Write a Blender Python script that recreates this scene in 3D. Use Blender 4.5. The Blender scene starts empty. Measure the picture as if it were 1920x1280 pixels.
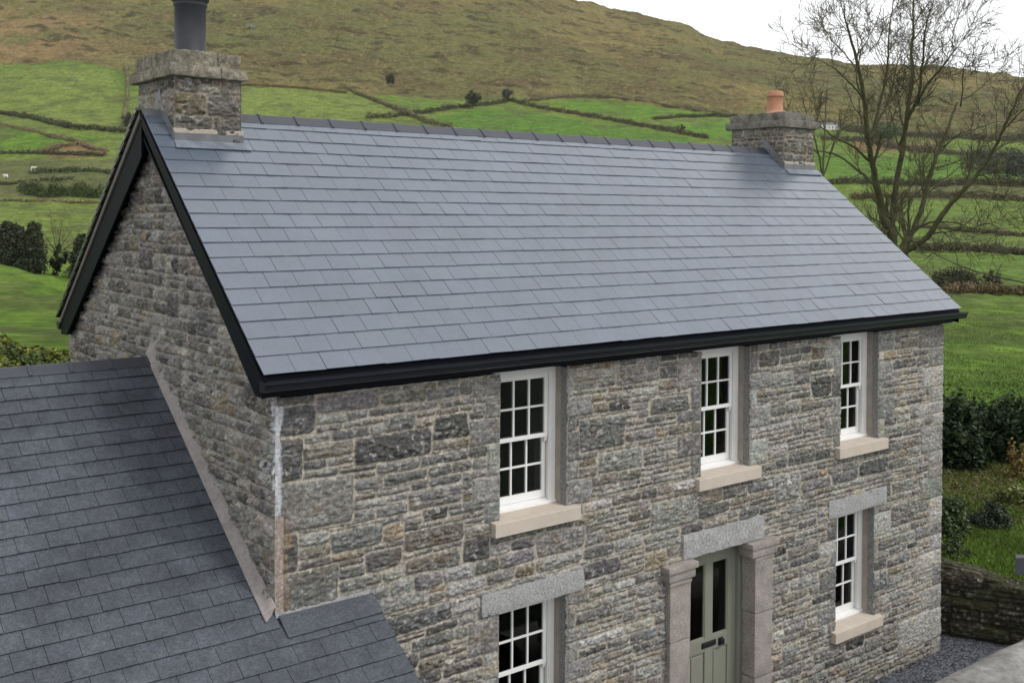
import bpy, math, random
import numpy as np
from mathutils import Vector
R=math.radians
scene=bpy.context.scene
COL=scene.collection
# ------------------------------------------------------------------ camera, sky, sun, exposure
CAM=np.array([-4.203,-8.7266,6.6545]); YAW,PITCH,ROLL,FPX,SHY=.6657,-.014,.0058,2010.29,-213.
FW=np.array([math.sin(YAW)*math.cos(PITCH),math.cos(YAW)*math.cos(PITCH),math.sin(PITCH)])
RT=np.array([math.cos(YAW),-math.sin(YAW),0.]); UP=np.cross(RT,FW)
_c,_s=math.cos(ROLL),math.sin(ROLL); RT,UP=_c*RT+_s*UP,-_s*RT+_c*UP
cd=bpy.data.cameras.new("camera"); cam=bpy.data.objects.new("camera",cd); COL.objects.link(cam)
cd.sensor_fit='HORIZONTAL'; cd.sensor_width=36; cd.lens=36*FPX/1920; cd.shift_y=SHY/1920
cd.clip_start=.1; cd.clip_end=6000
from mathutils import Matrix
cam.matrix_world=Matrix(((RT[0],UP[0],-FW[0],CAM[0]),(RT[1],UP[1],-FW[1],CAM[1]),(RT[2],UP[2],-FW[2],CAM[2]),(0,0,0,1)))
scene.camera=cam
SUN_EL,SUN_AZ=R(52),R(150)          # azimuth measured clockwise from +y
world=bpy.data.worlds.new("World"); scene.world=world; world.use_nodes=True
nt=world.node_tree; nt.nodes.clear()
sky=nt.nodes.new('ShaderNodeTexSky'); sky.sky_type='NISHITA'; sky.sun_disc=False
sky.sun_elevation=SUN_EL; sky.sun_rotation=SUN_AZ; sky.dust_density=6; sky.air_density=1.0; sky.ozone_density=.5
hs=nt.nodes.new('ShaderNodeHueSaturation'); hs.inputs['Saturation'].default_value=.16
mx=nt.nodes.new('ShaderNodeMixRGB'); mx.blend_type='MIX'; mx.inputs['Fac'].default_value=.72
mx.inputs['Color2'].default_value=(10.2,10.3,10.5,1)   # even cloud deck
bg=nt.nodes.new('ShaderNodeBackground'); bg.inputs['Strength'].default_value=.115
wo=nt.nodes.new('ShaderNodeOutputWorld')
nt.links.new(sky.outputs[0],hs.inputs['Color']); nt.links.new(hs.outputs[0],mx.inputs['Color1'])
tcw=nt.nodes.new('ShaderNodeTexCoord'); sp=nt.nodes.new('ShaderNodeSeparateXYZ'); nt.links.new(tcw.outputs['Generated'],sp.inputs[0])
crw=nt.nodes.new('ShaderNodeMapRange'); crw.inputs[1].default_value=0; crw.inputs[2].default_value=.55; crw.inputs[3].default_value=1.45; crw.inputs[4].default_value=.95
nt.links.new(sp.outputs['Z'],crw.inputs[0])
nz=nt.nodes.new('ShaderNodeTexNoise'); nz.inputs['Scale'].default_value=2.5; nz.inputs['Detail'].default_value=5; nt.links.new(tcw.outputs['Generated'],nz.inputs['Vector'])
nr_=nt.nodes.new('ShaderNodeMapRange'); nr_.inputs[3].default_value=.9; nr_.inputs[4].default_value=1.1; nt.links.new(nz.outputs[0],nr_.inputs[0])
mm=nt.nodes.new('ShaderNodeMath'); mm.operation='MULTIPLY'; nt.links.new(crw.outputs[0],mm.inputs[0]); nt.links.new(nr_.outputs[0],mm.inputs[1])
vs=nt.nodes.new('ShaderNodeVectorMath'); vs.operation='SCALE'; nt.links.new(mx.outputs[0],vs.inputs[0]); nt.links.new(mm.outputs[0],vs.inputs['Scale'])
nt.links.new(vs.outputs[0],bg.inputs[0]); nt.links.new(bg.outputs[0],wo.inputs[0])
sl=bpy.data.lights.new("sun",'SUN'); sl.energy=1.5; sl.angle=R(13); sl.color=(1,.975,.94)
sun=bpy.data.objects.new("sun",sl); COL.objects.link(sun)
sd=Vector((math.sin(SUN_AZ)*math.cos(SUN_EL),math.cos(SUN_AZ)*math.cos(SUN_EL),math.sin(SUN_EL)))
sun.rotation_euler=sd.to_track_quat('Z','Y').to_euler()
scene.view_settings.view_transform='Standard'; scene.view_settings.look='None'
scene.view_settings.exposure=0; scene.view_settings.gamma=1
HAZE=.00004
scene.render.engine='CYCLES'; scene.cycles.volume_bounces=1
scene.cycles.max_bounces=6; scene.cycles.diffuse_bounces=3; scene.cycles.transparent_max_bounces=12

# ------------------------------------------------------------------ helpers
rng=np.random.default_rng(7); random.seed(7)
def ray(x,y): return FW+RT*((x-960)/FPX)-UP*((y-640-SHY)/FPX)
def at(x,y,t): return CAM+ray(x,y)*t
def ss(a,b,x):
    t=np.clip((x-a)/(b-a),0,1); return t*t*(3-2*t)
_tab={}
def vnoise(x,y,seed=0):
    if seed not in _tab: _tab[seed]=np.random.default_rng(1000+seed).random((256,256)).astype(np.float32)
    T=_tab[seed]; xi=np.floor(x).astype(np.int64); yi=np.floor(y).astype(np.int64)
    fx=x-xi; fy=y-yi; fx=fx*fx*(3-2*fx); fy=fy*fy*(3-2*fy)
    x0=xi&255; x1=(xi+1)&255; y0=yi&255; y1=(yi+1)&255
    return (T[x0,y0]*(1-fx)+T[x1,y0]*fx)*(1-fy)+(T[x0,y1]*(1-fx)+T[x1,y1]*fx)*fy
def fbm(x,y,seed=0,oct=4):
    o=0;a=.5;s=0
    for k in range(oct):
        o=o+a*vnoise(x*2**k+17.3*k,y*2**k+5.1*k,seed+k); s+=a; a*=.5
    return o/s
def mesh_np(name,V,F,mat=None,parent=None,col=None,smooth=True):
    V=np.asarray(V,np.float32); F=np.asarray(F,np.int32)
    me=bpy.data.meshes.new(name); me.vertices.add(len(V)); me.vertices.foreach_set("co",V.ravel())
    k=F.shape[1]; me.loops.add(F.size); me.loops.foreach_set("vertex_index",F.ravel())
    me.polygons.add(len(F)); me.polygons.foreach_set("loop_start",np.arange(0,F.size,k,dtype=np.int32))
    me.polygons.foreach_set("use_smooth",np.full(len(F),smooth))
    if col is not None:
        a=me.color_attributes.new("Col",'FLOAT_COLOR','POINT')
        c=np.ones((len(V),4),np.float32); c[:,:col.shape[1]]=col; a.data.foreach_set("color",c.ravel())
    me.update(calc_edges=True)
    if mat: me.materials.append(mat)
    o=bpy.data.objects.new(name,me); COL.objects.link(o)
    if parent: o.parent=parent
    return o
def tag(o,label=None,cat=None,group=None,kind=None):
    if label: o["label"]=label
    if cat: o["category"]=cat
    if group: o["group"]=group
    if kind: o["kind"]=kind
    return o
def empty(name,loc,label,cat,group=None):
    o=bpy.data.objects.new(name,None); o.empty_display_size=.2; COL.objects.link(o); o.location=loc
    return tag(o,label,cat,group)
class MB:
    def __init__(s): s.v=[]; s.f=[]; s.c=[]
    def add(s,vs,fs,c=None):
        b=len(s.v); s.v+= [tuple(map(float,p)) for p in vs]; s.f+=[tuple(b+i for i in f) for f in fs]
        s.c+=[c or (1,1,1)]*len(vs)
    def box(s,x0,x1,y0,y1,z0,z1,c=None):
        s.add([(x0,y0,z0),(x1,y0,z0),(x1,y1,z0),(x0,y1,z0),(x0,y0,z1),(x1,y0,z1),(x1,y1,z1),(x0,y1,z1)],
              [(0,3,2,1),(4,5,6,7),(0,1,5,4),(1,2,6,5),(2,3,7,6),(3,0,4,7)],c)
    def prism(s,prof,axis,a,b,c=None):
        # closed 2d profile swept along an axis; profile gives the other two coordinates
        n=len(prof); P=[]
        for t in (a,b):
            for (p,q) in prof:
                P.append({'x':(t,p,q),'y':(p,t,q),'z':(p,q,t)}[axis])
        s.add(P,[tuple(range(n))[::-1],tuple(range(n,2*n))]+[(i,(i+1)%n,n+(i+1)%n,n+i) for i in range(n)],c)
    def hexa(s,p,c=None):
        s.add(p,[(0,3,2,1),(4,5,6,7),(0,1,5,4),(1,2,6,5),(2,3,7,6),(3,0,4,7)],c)
    def build(s,name,mat,parent=None,bevel=0,smooth=False,color=False):
        me=bpy.data.meshes.new(name); me.from_pydata(s.v,[],s.f)
        if color:
            a=me.color_attributes.new("Col",'FLOAT_COLOR','POINT')
            a.data.foreach_set("color",np.c_[np.array(s.c,np.float32),np.ones(len(s.c),np.float32)].ravel())
        import bmesh
        bm=bmesh.new(); bm.from_mesh(me); bmesh.ops.recalc_face_normals(bm,faces=bm.faces); bm.to_mesh(me); bm.free()
        me.materials.append(mat); me.polygons.foreach_set("use_smooth",[smooth]*len(me.polygons))
        o=bpy.data.objects.new(name,me); COL.objects.link(o)
        if parent: o.parent=parent
        if bevel:
            m=o.modifiers.new("bevel",'BEVEL'); m.width=bevel; m.segments=2; m.limit_method='ANGLE'
        return o
def material(name,base=(.5,.5,.5),rough=.8,attr=False,noise=(),bump=(),spec=.5,metal=0,trans=0,stretch=None):
    """noise: (scale, low, high) albedo multipliers; bump: (scale, distance) real micro relief"""
    m=bpy.data.materials.new(name); m.use_nodes=True; t=m.node_tree; N=t.nodes; L=t.links
    p=N['Principled BSDF']; p.inputs['Roughness'].default_value=rough; p.inputs['Metallic'].default_value=metal
    p.inputs['Specular IOR Level'].default_value=spec
    if attr:
        a=N.new('ShaderNodeAttribute'); a.attribute_name='Col'; c=a.outputs['Color']
    else:
        a=N.new('ShaderNodeRGB'); a.outputs[0].default_value=(*base,1); c=a.outputs[0]
    tc=N.new('ShaderNodeTexCoord'); co=tc.outputs['Object']
    if stretch:
        mp=N.new('ShaderNodeMapping'); mp.inputs['Scale'].default_value=stretch; L.new(co,mp.inputs[0]); co=mp.outputs[0]
    for (sc,lo,hi) in noise:
        n=N.new('ShaderNodeTexNoise'); n.inputs['Scale'].default_value=sc; n.inputs['Detail'].default_value=6; n.inputs['Roughness'].default_value=.65
        L.new(co,n.inputs['Vector'])
        mr=N.new('ShaderNodeMapRange'); mr.inputs[1].default_value=.3; mr.inputs[2].default_value=.7
        mr.inputs[3].default_value=lo; mr.inputs[4].default_value=hi; L.new(n.outputs[0],mr.inputs[0])
        x=N.new('ShaderNodeVectorMath'); x.operation='SCALE'; L.new(c,x.inputs[0]); L.new(mr.outputs[0],x.inputs['Scale']); c=x.outputs[0]
    L.new(c,p.inputs['Base Color'])
    prev=None
    for (sc,d) in bump:
        n=N.new('ShaderNodeTexNoise'); n.inputs['Scale'].default_value=sc; n.inputs['Detail'].default_value=8; n.inputs['Roughness'].default_value=.7
        L.new(co,n.inputs['Vector'])
        b=N.new('ShaderNodeBump'); b.inputs['Distance'].default_value=d; b.inputs['Strength'].default_value=1
        L.new(n.outputs[0],b.inputs['Height'])
        if prev: L.new(prev.outputs[0],b.inputs['Normal'])
        prev=b
    if prev: L.new(prev.outputs[0],p.inputs['Normal'])
    if trans:
        p.inputs['Subsurface Weight'].default_value=0
    return m
M={}
M['stone']=material('rubble_stone',attr=True,rough=.88,noise=((36,.5,1.5),(130,.72,1.3)),bump=((38,.012),(120,.006)),spec=.3)
M['dressed']=material('pitted_limestone',(.40,.398,.395),.9,noise=((42,.42,1.3),(8,.9,1.12)),bump=((110,.008),),spec=.3)
M['buff_dressed']=material('buff_granite',(.345,.312,.284),.9,noise=((70,.45,1.35),(5,.8,1.2)),bump=((110,.007),),spec=.3)
M['sill']=material('sawn_sandstone',(.52,.455,.385),.85,noise=((6,.9,1.08),(90,.94,1.06)),bump=((200,.0006),),spec=.3)
M['slate']=material('new_slate',attr=True,rough=.24,noise=((1.1,.9,1.1),(4,.93,1.07),(60,.9,1.1)),bump=((55,.0010),(9,.002)),spec=1.0)
M['slate'].node_tree.nodes['Principled BSDF'].inputs['Coat Weight'].default_value=.8; M['slate'].node_tree.nodes['Principled BSDF'].inputs['Coat Roughness'].default_value=.22
M['oldslate']=material('weathered_slate',attr=True,rough=.6,noise=((1.1,.72,1.28),(70,.5,1.6),(28,.75,1.3),(5,.78,1.25)),bump=((90,.0025),),spec=.4)
M['ridge']=material('clay_ridge_blue',(.046,.050,.064),.42,noise=((8,.88,1.12),(90,.9,1.1)),bump=((60,.001),))
M['trim']=material('anthracite_plastic',(.0062,.0075,.0112),.45,noise=((10,.85,1.15),),spec=.06)
M['gutter']=material('gutter_plastic',(.011,.013,.018),.3,noise=((8,.85,1.15),),spec=.35)
M['strip']=material('cement_undercloak',(.17,.155,.13),.9,noise=((20,.8,1.2),))
M['lead']=material('lead_sheet',(.13,.138,.15),.42,noise=((5,.75,1.2),(40,.9,1.1)),bump=((9,.004),),spec=.5)
M['lead_shiny']=material('bright_lead',(.115,.132,.16),.3,noise=((5,.75,1.9),),bump=((7,.003),),spec=.5)
M['lead_old']=material('pinkish_lead',(.265,.24,.232),.62,noise=((5,.75,1.2),(28,.8,1.15)),bump=((10,.006),))
M['white']=material('white_paint',(.80,.80,.785),.38,noise=((9,.96,1.03),))
M['sage']=material('sage_paint',(.225,.23,.183),.45,noise=((7,.95,1.05),))
M['black']=material('black_iron',(.012,.012,.014),.4)
M['mortar']=material('lime_mortar',(.40,.355,.29),.92,noise=((25,.75,1.2),),bump=((60,.006),))
M['reveal']=material('sand_render',(.34,.30,.255),.92,noise=((6,.8,1.15),(50,.85,1.1)),bump=((80,.002),))
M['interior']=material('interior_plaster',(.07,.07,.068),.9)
M['rear']=material('rear_masonry',(.2,.195,.185),.9,noise=((5,.6,1.3),(18,.7,1.3)),bump=((12,.03),))
M['pot_dark']=material('dark_flue_pot',(.026,.027,.035),.5,noise=((9,.85,1.15),))
M['terracotta']=material('terracotta',(.41,.205,.12),.75,noise=((10,.85,1.12),(70,.93,1.07)))
M['bark']=material('mossy_bark',attr=True,rough=.9,noise=((5,.65,1.3),(30,.8,1.2)),bump=((25,.02),),spec=.2)
M['leaf']=material('foliage',attr=True,rough=.6,spec=.3)
M['grass']=material('grass_blades',attr=True,rough=.7,spec=.2)
M['ground']=material('turf_and_moor',attr=True,rough=.95,noise=((.22,.72,1.28),(.7,.72,1.28),(2.4,.72,1.28),(9,.8,1.2)),bump=((.5,.5),(2.5,.12),(9,.04)),spec=.15,stretch=(1,1,1))
M['wool']=material('fleece',(.72,.70,.65),.95,noise=((8,.9,1.05),))
M['whitewash']=material('whitewash',(.75,.75,.73),.8,noise=((2,.9,1.05),))
M['farroof']=material('far_slate_roof',(.12,.125,.135),.6)
M['cope']=material('weathered_cement',(.30,.295,.28),.88,noise=((1.6,.4,1.35),(9,.7,1.2),(60,.85,1.15)),bump=((5,.03),(30,.01)),spec=.3)
M['rock']=material('grey_rock',(.17,.17,.165),.9,noise=((1,.7,1.2),))
# glass
g=bpy.data.materials.new('window_glass'); g.use_nodes=True; t=g.node_tree; t.nodes.clear()
o_=t.nodes.new('ShaderNodeOutputMaterial'); ms=t.nodes.new('ShaderNodeMixShader'); fr=t.nodes.new('ShaderNodeFresnel'); fr.inputs[0].default_value=1.5
tr=t.nodes.new('ShaderNodeBsdfTransparent'); tr.inputs[0].default_value=(.72,.76,.74,1); gl=t.nodes.new('ShaderNodeBsdfGlossy'); gl.inputs['Roughness'].default_value=.02
t.links.new(fr.outputs[0],ms.inputs[0]); t.links.new(tr.outputs[0],ms.inputs[1]); t.links.new(gl.outputs[0],ms.inputs[2]); t.links.new(ms.outputs[0],o_.inputs[0])
M['glass']=g
# gravel
gm=material('slate_gravel',(.05,.053,.066),.6); t=gm.node_tree; p=t.nodes['Principled BSDF']
vo=t.nodes.new('ShaderNodeTexVoronoi'); vo.inputs['Scale'].default_value=26; tc=t.nodes.new('ShaderNodeTexCoord'); t.links.new(tc.outputs['Object'],vo.inputs['Vector'])
cr=t.nodes.new('ShaderNodeValToRGB'); cr.color_ramp.elements[0].color=(.012,.013,.018,1); cr.color_ramp.elements[1].color=(.15,.157,.185,1)
sx=t.nodes.new('ShaderNodeSeparateColor'); t.links.new(vo.outputs['Color'],sx.inputs[0]); t.links.new(sx.outputs[0],cr.inputs[0]); t.links.new(cr.outputs[0],p.inputs['Base Color'])
bp=t.nodes.new('ShaderNodeBump'); bp.inputs['Distance'].default_value=.03; bp.invert=True; t.links.new(vo.outputs['Distance'],bp.inputs['Height']); t.links.new(bp.outputs[0],p.inputs['Normal'])
M['gravel']=gm

# ------------------------------------------------------------------ terrain
TL=np.array([40,60,80,88,100,120,150,200,260,300,350,420,500,620.])
XC=np.array([-900,0,60,130,300,560,960,1280,1500,1920,2600.])
YT=np.array([[650,590,530,515,545,512,478,428,382,345,300,240,212,130],
 [648,588,525,500,545,512,478,428,382,345,300,240,212,130],
 [650,590,533,512,545,514,480,430,382,345,300,240,212,130],
 [655,592,545,532,550,518,482,431,382,345,300,240,212,133],
 [670,605,560,550,550,525,488,432,382,345,300,245,215,150],
 [685,615,572,562,555,535,500,445,390,352,312,262,225,172],
 [700,625,582,568,556,540,510,460,402,366,326,280,245,196],
 [710,632,588,573,558,541,512,466,412,380,342,298,260,215],
 [718,640,590,576,560,542,513,470,420,390,355,312,275,235],
 [726,650,602,582,566,545,516,476,430,400,366,330,295,255],
 [735,655,606,586,570,548,520,480,436,408,374,340,305,268.]])
CX=np.array([-900,60,300,560,960,1080,1280,1340,1500,1600,1750,1920,2600.])
CY=np.array([-140,-120,-110,-100,-35,0,46,74,106,119,125,145,185.])
TMOOR,TCREST=620.,1100.
def y_img(x,t):
    x=np.asarray(x,float); t=np.asarray(t,float)
    xi=np.clip(np.searchsorted(XC,x)-1,0,len(XC)-2); fx=np.clip((x-XC[xi])/(XC[xi+1]-XC[xi]),0,1)
    lt=np.log(t); LT=np.log(TL); ti=np.clip(np.searchsorted(TL,t)-1,0,len(TL)-2); ft=np.clip((lt-LT[ti])/(LT[ti+1]-LT[ti]),0,1)
    y=(YT[xi,ti]*(1-fx)+YT[xi+1,ti]*fx)*(1-ft)+(YT[xi,ti+1]*(1-fx)+YT[xi+1,ti+1]*fx)*ft
    s=np.clip((t-TMOOR)/(TCREST-TMOOR),0,None)
    y=y+(np.interp(x,CX,CY)-y)*np.where(s<1,1-(1-np.clip(s,0,1))**1.25,1)
    return np.where(t>TCREST,y+(t-TCREST)*.12,y)
WALLPATH=np.array([(11.1,1.6),(11.62,.5),(11.95,-.2),(12.25,-.85),(12.45,-1.6)])
def znear(X,Y):
    xw=np.interp(-Y,-WALLPATH[:,1],WALLPATH[:,0])
    ht=np.interp(Y,[-1.6,1.6],[.74,1.36])                     # the wall top drops towards the front
    lawn=((ht-.12)*ss(.26,.34,X-xw)+(1.25-ht)*ss(.3,2.5,X-xw)+.1*ss(1,9,X-xw))*(X>xw+.24)
    z=np.where(Y>-1.75,lawn,0)*ss(-2.3,-1.9,Y)
    zb=2.2*ss(7.5,16,Y)*ss(10,2,X)         # rising bank behind the house
    return np.maximum(z,zb)
def terrain_pt(x,t):
    y=y_img(x,np.maximum(t,40)); P=CAM+ (FW[None]+RT[None]*((x-960)/FPX)[:,None]-UP[None]*((y-640-SHY)/FPX)[:,None])*t[:,None]
    zt=P[:,2].copy()
    # depth profile nearer than 40 m: level towards the value at 40 m
    y40=y_img(x,np.full_like(t,40.)); z40=(CAM+(FW[None]+RT[None]*((x-960)/FPX)[:,None]-UP[None]*((y40-640-SHY)/FPX)[:,None])*40)[:,2]
    w=ss(23,40,t)
    zn=znear(P[:,0],P[:,1])
    P[:,2]=np.where(t<40,zn*(1-w)+z40*w,zt)
    return P
def ground_at(x,y,tmin=30.,tmax=1100.):
    tt=np.geomspace(tmin,tmax,4000); yy=y_img(np.full_like(tt,x),np.maximum(tt,40))
    i=np.argmin(np.abs(yy-y)); return terrain_pt(np.array([float(x)]),np.array([tt[i]]))[0],tt[i]
cols=np.concatenate([np.linspace(-2400,-120,70),np.linspace(-110,2030,680),np.linspace(2050,4300,70)])
rows=np.concatenate([np.linspace(-25,4,40)[:-1],np.linspace(4,40,150)[:-1],np.geomspace(40,300,190)[:-1],np.geomspace(300,620,170)[:-1],np.geomspace(620,1100,300)[:-1],np.geomspace(1100,1330,10)])
GX,GT=np.meshgrid(cols,rows); gx,gt=GX.ravel(),GT.ravel()
fl_=1+160/np.clip(gt,4,None)*(gt<60)*ss(60,30,gt)     # the near ground spreads wide to both sides
gx=np.where(gx>2040,2040+(gx-2040)*fl_,np.where(gx<-115,-115+(gx+115)*fl_,gx))
tt=np.where(gt<4,4,gt)
P=terrain_pt(gx,tt)
back=gt<4                                        # behind the camera: a plain flat apron
P[back]+=FW[None]*(gt[back]-4)[:,None]+RT[None]*((gx[back]-960)/FPX*(4-gt[back])*.3)[:,None]; P[back,2]=0
yimg=y_img(gx,np.maximum(gt,40))
LA=(P-CAM)@RT                                    # lateral metres, for noise along the slope
def in_poly(px,py,poly):
    c=np.zeros(len(px),bool); j=len(poly)-1
    for i in range(len(poly)):
        xi,yi=poly[i];xj,yj=poly[j]
        c^=((yi>py)!=(yj>py))&(px<(xj-xi)*(py-yi)/((yj-yi)+1e-9)+xi); j=i
    return c
n1=fbm(LA/60,gt/90,11,5); n2=fbm(LA/14,gt/9,21,4); n3=fbm(LA/220,gt/260,31,3); n4=fbm(LA/5,gt/2.5,41,3)
olive=np.array([.150,.143,.050]); tan=np.array([.205,.165,.062]); brown=np.array([.122,.092,.042]); dark=np.array([.062,.055,.024]); bracken=np.array([.245,.165,.075])
green=np.array([.102,.158,.026]); bright=np.array([.085,.172,.019]); yellow=np.array([.150,.178,.040]); rough_=np.array([.095,.105,.036])
MB_=np.interp(gx,[-900,0,60,130,210,250,455,700,850,950,1100,1230,1370,1500,1700,1920,2600],[118,118,122,112,130,150,158,176,188,186,183,200,218,232,262,262,270])
moor=ss(-4,4,MB_-yimg+(n2-.5)*6)*(gt>200)
def mixc(a,b,w): return a*(1-w[:,None])+b*w[:,None]
mcol=mixc(np.tile(olive,(len(gx),1)),np.tile(tan,(len(gx),1)),ss(.4,.62,n1*.6+n4*.4))
mcol=mixc(mcol,np.tile(rough_*1.15,(len(gx),1)),ss(.48,.62,n3)*.7)
mcol=mixc(mcol,np.tile(brown,(len(gx),1)),ss(.53,.66,fbm(LA/35,gt/30,51,5))*.75)
band=np.exp(-((yimg-np.interp(gx,[0,250,560,760,1100,1400],[95,105,120,150,165,190]))/26)**2)*(gx<1400)
mcol=mixc(mcol,np.tile(brown*1.05,(len(gx),1)),band*ss(.38,.56,fbm(LA/18,gt/14,61,4))*.85)
mcol=mixc(mcol,np.tile(bracken,(len(gx),1)),ss(300,60,gx)*ss(0,45,yimg)*ss(.38,.52,fbm(LA/30,gt/20,71,4))*.95)
mcol=mixc(mcol,np.tile(dark,(len(gx),1)),ss(.60,.70,fbm(LA/16,gt/7,81,4))*.9)
# oblique gully lines running down the moor
gl_=np.abs(np.sin((LA*.055+gt*.03)+6*fbm(LA/120,gt/120,91,3)))
mcol=mixc(mcol,np.tile(dark*1.3,(len(gx),1)),ss(.10,.0,gl_)*.55*ss(.4,.6,fbm(LA/50,gt/50,95,3)))
gcol=mixc(np.tile(green,(len(gx),1)),np.tile(yellow,(len(gx),1)),ss(.42,.62,n1)*.45)
FIELDS=[([(0,135),(120,125),(200,132),(226,180),(236,238),(130,238),(60,218),(-900,205),(-900,135)],yellow*np.array([.92,1.0,.9])),
 ([(-900,230),(0,232),(60,245),(205,262),(75,288),(-900,290)],bright*np.array([1.05,.95,1])),
 ([(70,285),(120,268),(200,282),(205,292),(100,296)],bracken*.75),
 ([(455,158),(600,168),(690,178),(752,216),(700,240),(455,240)],yellow*np.array([.95,1.02,.95])),
 ([(700,178),(760,182),(870,192),(800,210),(745,203)],green*1.05),
 ([(800,225),(880,207),(950,205),(1010,212),(1110,232),(1290,258),(1300,300),(900,290)],bright*np.array([.9,.9,1])),
 ([(1020,195),(1110,185),(1200,195),(1345,216),(1235,224),(1190,228)],bright*np.array([1.08,1.02,1])),
 ([(1240,233),(1370,228),(1420,240),(1420,275),(1290,255)],bright),
 ([(-900,300),(300,300),(300,372),(-900,372)],rough_*1.1),
 ([(-900,376),(420,376),(420,470),(-900,470)],mixc(green[None],yellow[None],np.array([.45]))[0]),
 ([(1500,280),(1660,295),(1750,290),(2600,300),(2600,345),(1560,345)],bright*np.array([1,.92,1.1])),
 ([(1600,262),(1760,268),(1760,285),(1600,285)],bracken*.7),
 ([(1700,345),(2600,352),(2600,375),(1700,375)],rough_),
 ([(1500,375),(2600,382),(2600,425),(1500,425)],green*np.array([1.05,1.02,1.1])),
 ([(1500,440),(2600,448),(2600,468),(1500,468)],green*1.1),
 ([(1500,476),(2600,482),(2600,540),(1500,540)],green*np.array([.95,1.02,1])),
 ([(1500,552),(2600,556),(2600,900),(1500,900)],bright*np.array([1.15,.93,1.2])),
 ([(-900,500),(200,500),(200,700),(-900,700)],bright*np.array([1.12,.98,1]))]
jx=gx+(n2-.5)*8; jy=yimg+(n2-.5)*4
for poly,c in FIELDS:
    w=in_poly(jx,jy,poly)&(gt>34); gcol[w]=c
gcol=mixc(gcol,np.tile(rough_*.8,(len(gx),1)),ss(.52,.66,fbm(LA/9,gt/11,161,4))*.55)
nb_=(gt<95)&(gt>40)&(gx<300)
gcol[nb_]=mixc(gcol[nb_],np.tile(np.array([.12,.105,.045]),(nb_.sum(),1)),ss(.56,.68,fbm(LA[nb_]/2.2,gt[nb_]/5,165,4))*.5)
gcol*=(.82+.36*fbm(LA/6,gt/6,101,4))[:,None]*(.6+.8*fbm(LA/.9,gt/1.6,105,3))[:,None]
fl=fbm(LA/2.2+gt*.15,gt/2.4,141,2); f2=fbm(LA/9+gt*.25,gt/5,145,3)
mcol*=.80*(.45+1.1*fl)[:,None]*(.8+.4*f2)[:,None]
mcol=mixc(mcol,np.tile(dark*.8,(len(gx),1)),ss(.66,.78,fl)*.6); mcol=mixc(mcol,np.tile(tan*1.25,(len(gx),1)),ss(.36,.24,fl)*.5)
C_=gcol*(1-moor[:,None])+mcol*moor[:,None]
near=gt<=34; yard=np.clip(ss(13,9,gt),0,1)[near][:,None]; C_[near]=(bright*(1-yard)+np.array([.040,.042,.032])*yard)*(.8+.4*fbm(LA[near]*1.3,gt[near]*1.3,111,3))[:,None]
amp=moor*(1.0*(fbm(LA/16,gt/16,121,4)-.5)*7+(n4-.5)*2.4)+(1-moor)*(gt>42)*((fbm(LA/7,gt/7,131,3)-.5)*.8*np.clip(gt/120,.3,1.5)+(fbm(LA/1.4,gt/1.4,135,2)-.5)*.42)
P[:,2]+=amp*np.clip((gt-42)/30,0,1); GB=(P.min(0),P.max(0))
nr,nc=GX.shape; idx=np.arange(nr*nc).reshape(nr,nc)
F=np.stack([idx[:-1,:-1].ravel(),idx[:-1,1:].ravel(),idx[1:,1:].ravel(),idx[1:,:-1].ravel()],1)
ground=mesh_np("ground",P,F,M['ground'],col=C_); tag(ground,kind="structure")
def zat(X,Y):
    d=np.array([X,Y,0])-CAM; h=d.copy(); h[2]=0
    fx=FW.copy(); fx[2]=0; n=np.linalg.norm(fx); fx/=n; t=h@fx/n; xx=960+FPX*(h@np.array([RT[0],RT[1],0]))/t
    p=terrain_pt(np.array([xx]),np.array([t])); return p[0,2]
gr=MB(); gr.add([(-3,-1.9,.006),(12.42,-1.9,.006),(12.28,-.85,.006),(11.98,-.2,.006),(11.65,.5,.006),(11.1,1.6,.006),(-3,1.6,.006)],[(0,1,2,3,4,5,6)])
tag(gr.build("gravel_path",M['gravel']),kind="structure")

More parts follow.
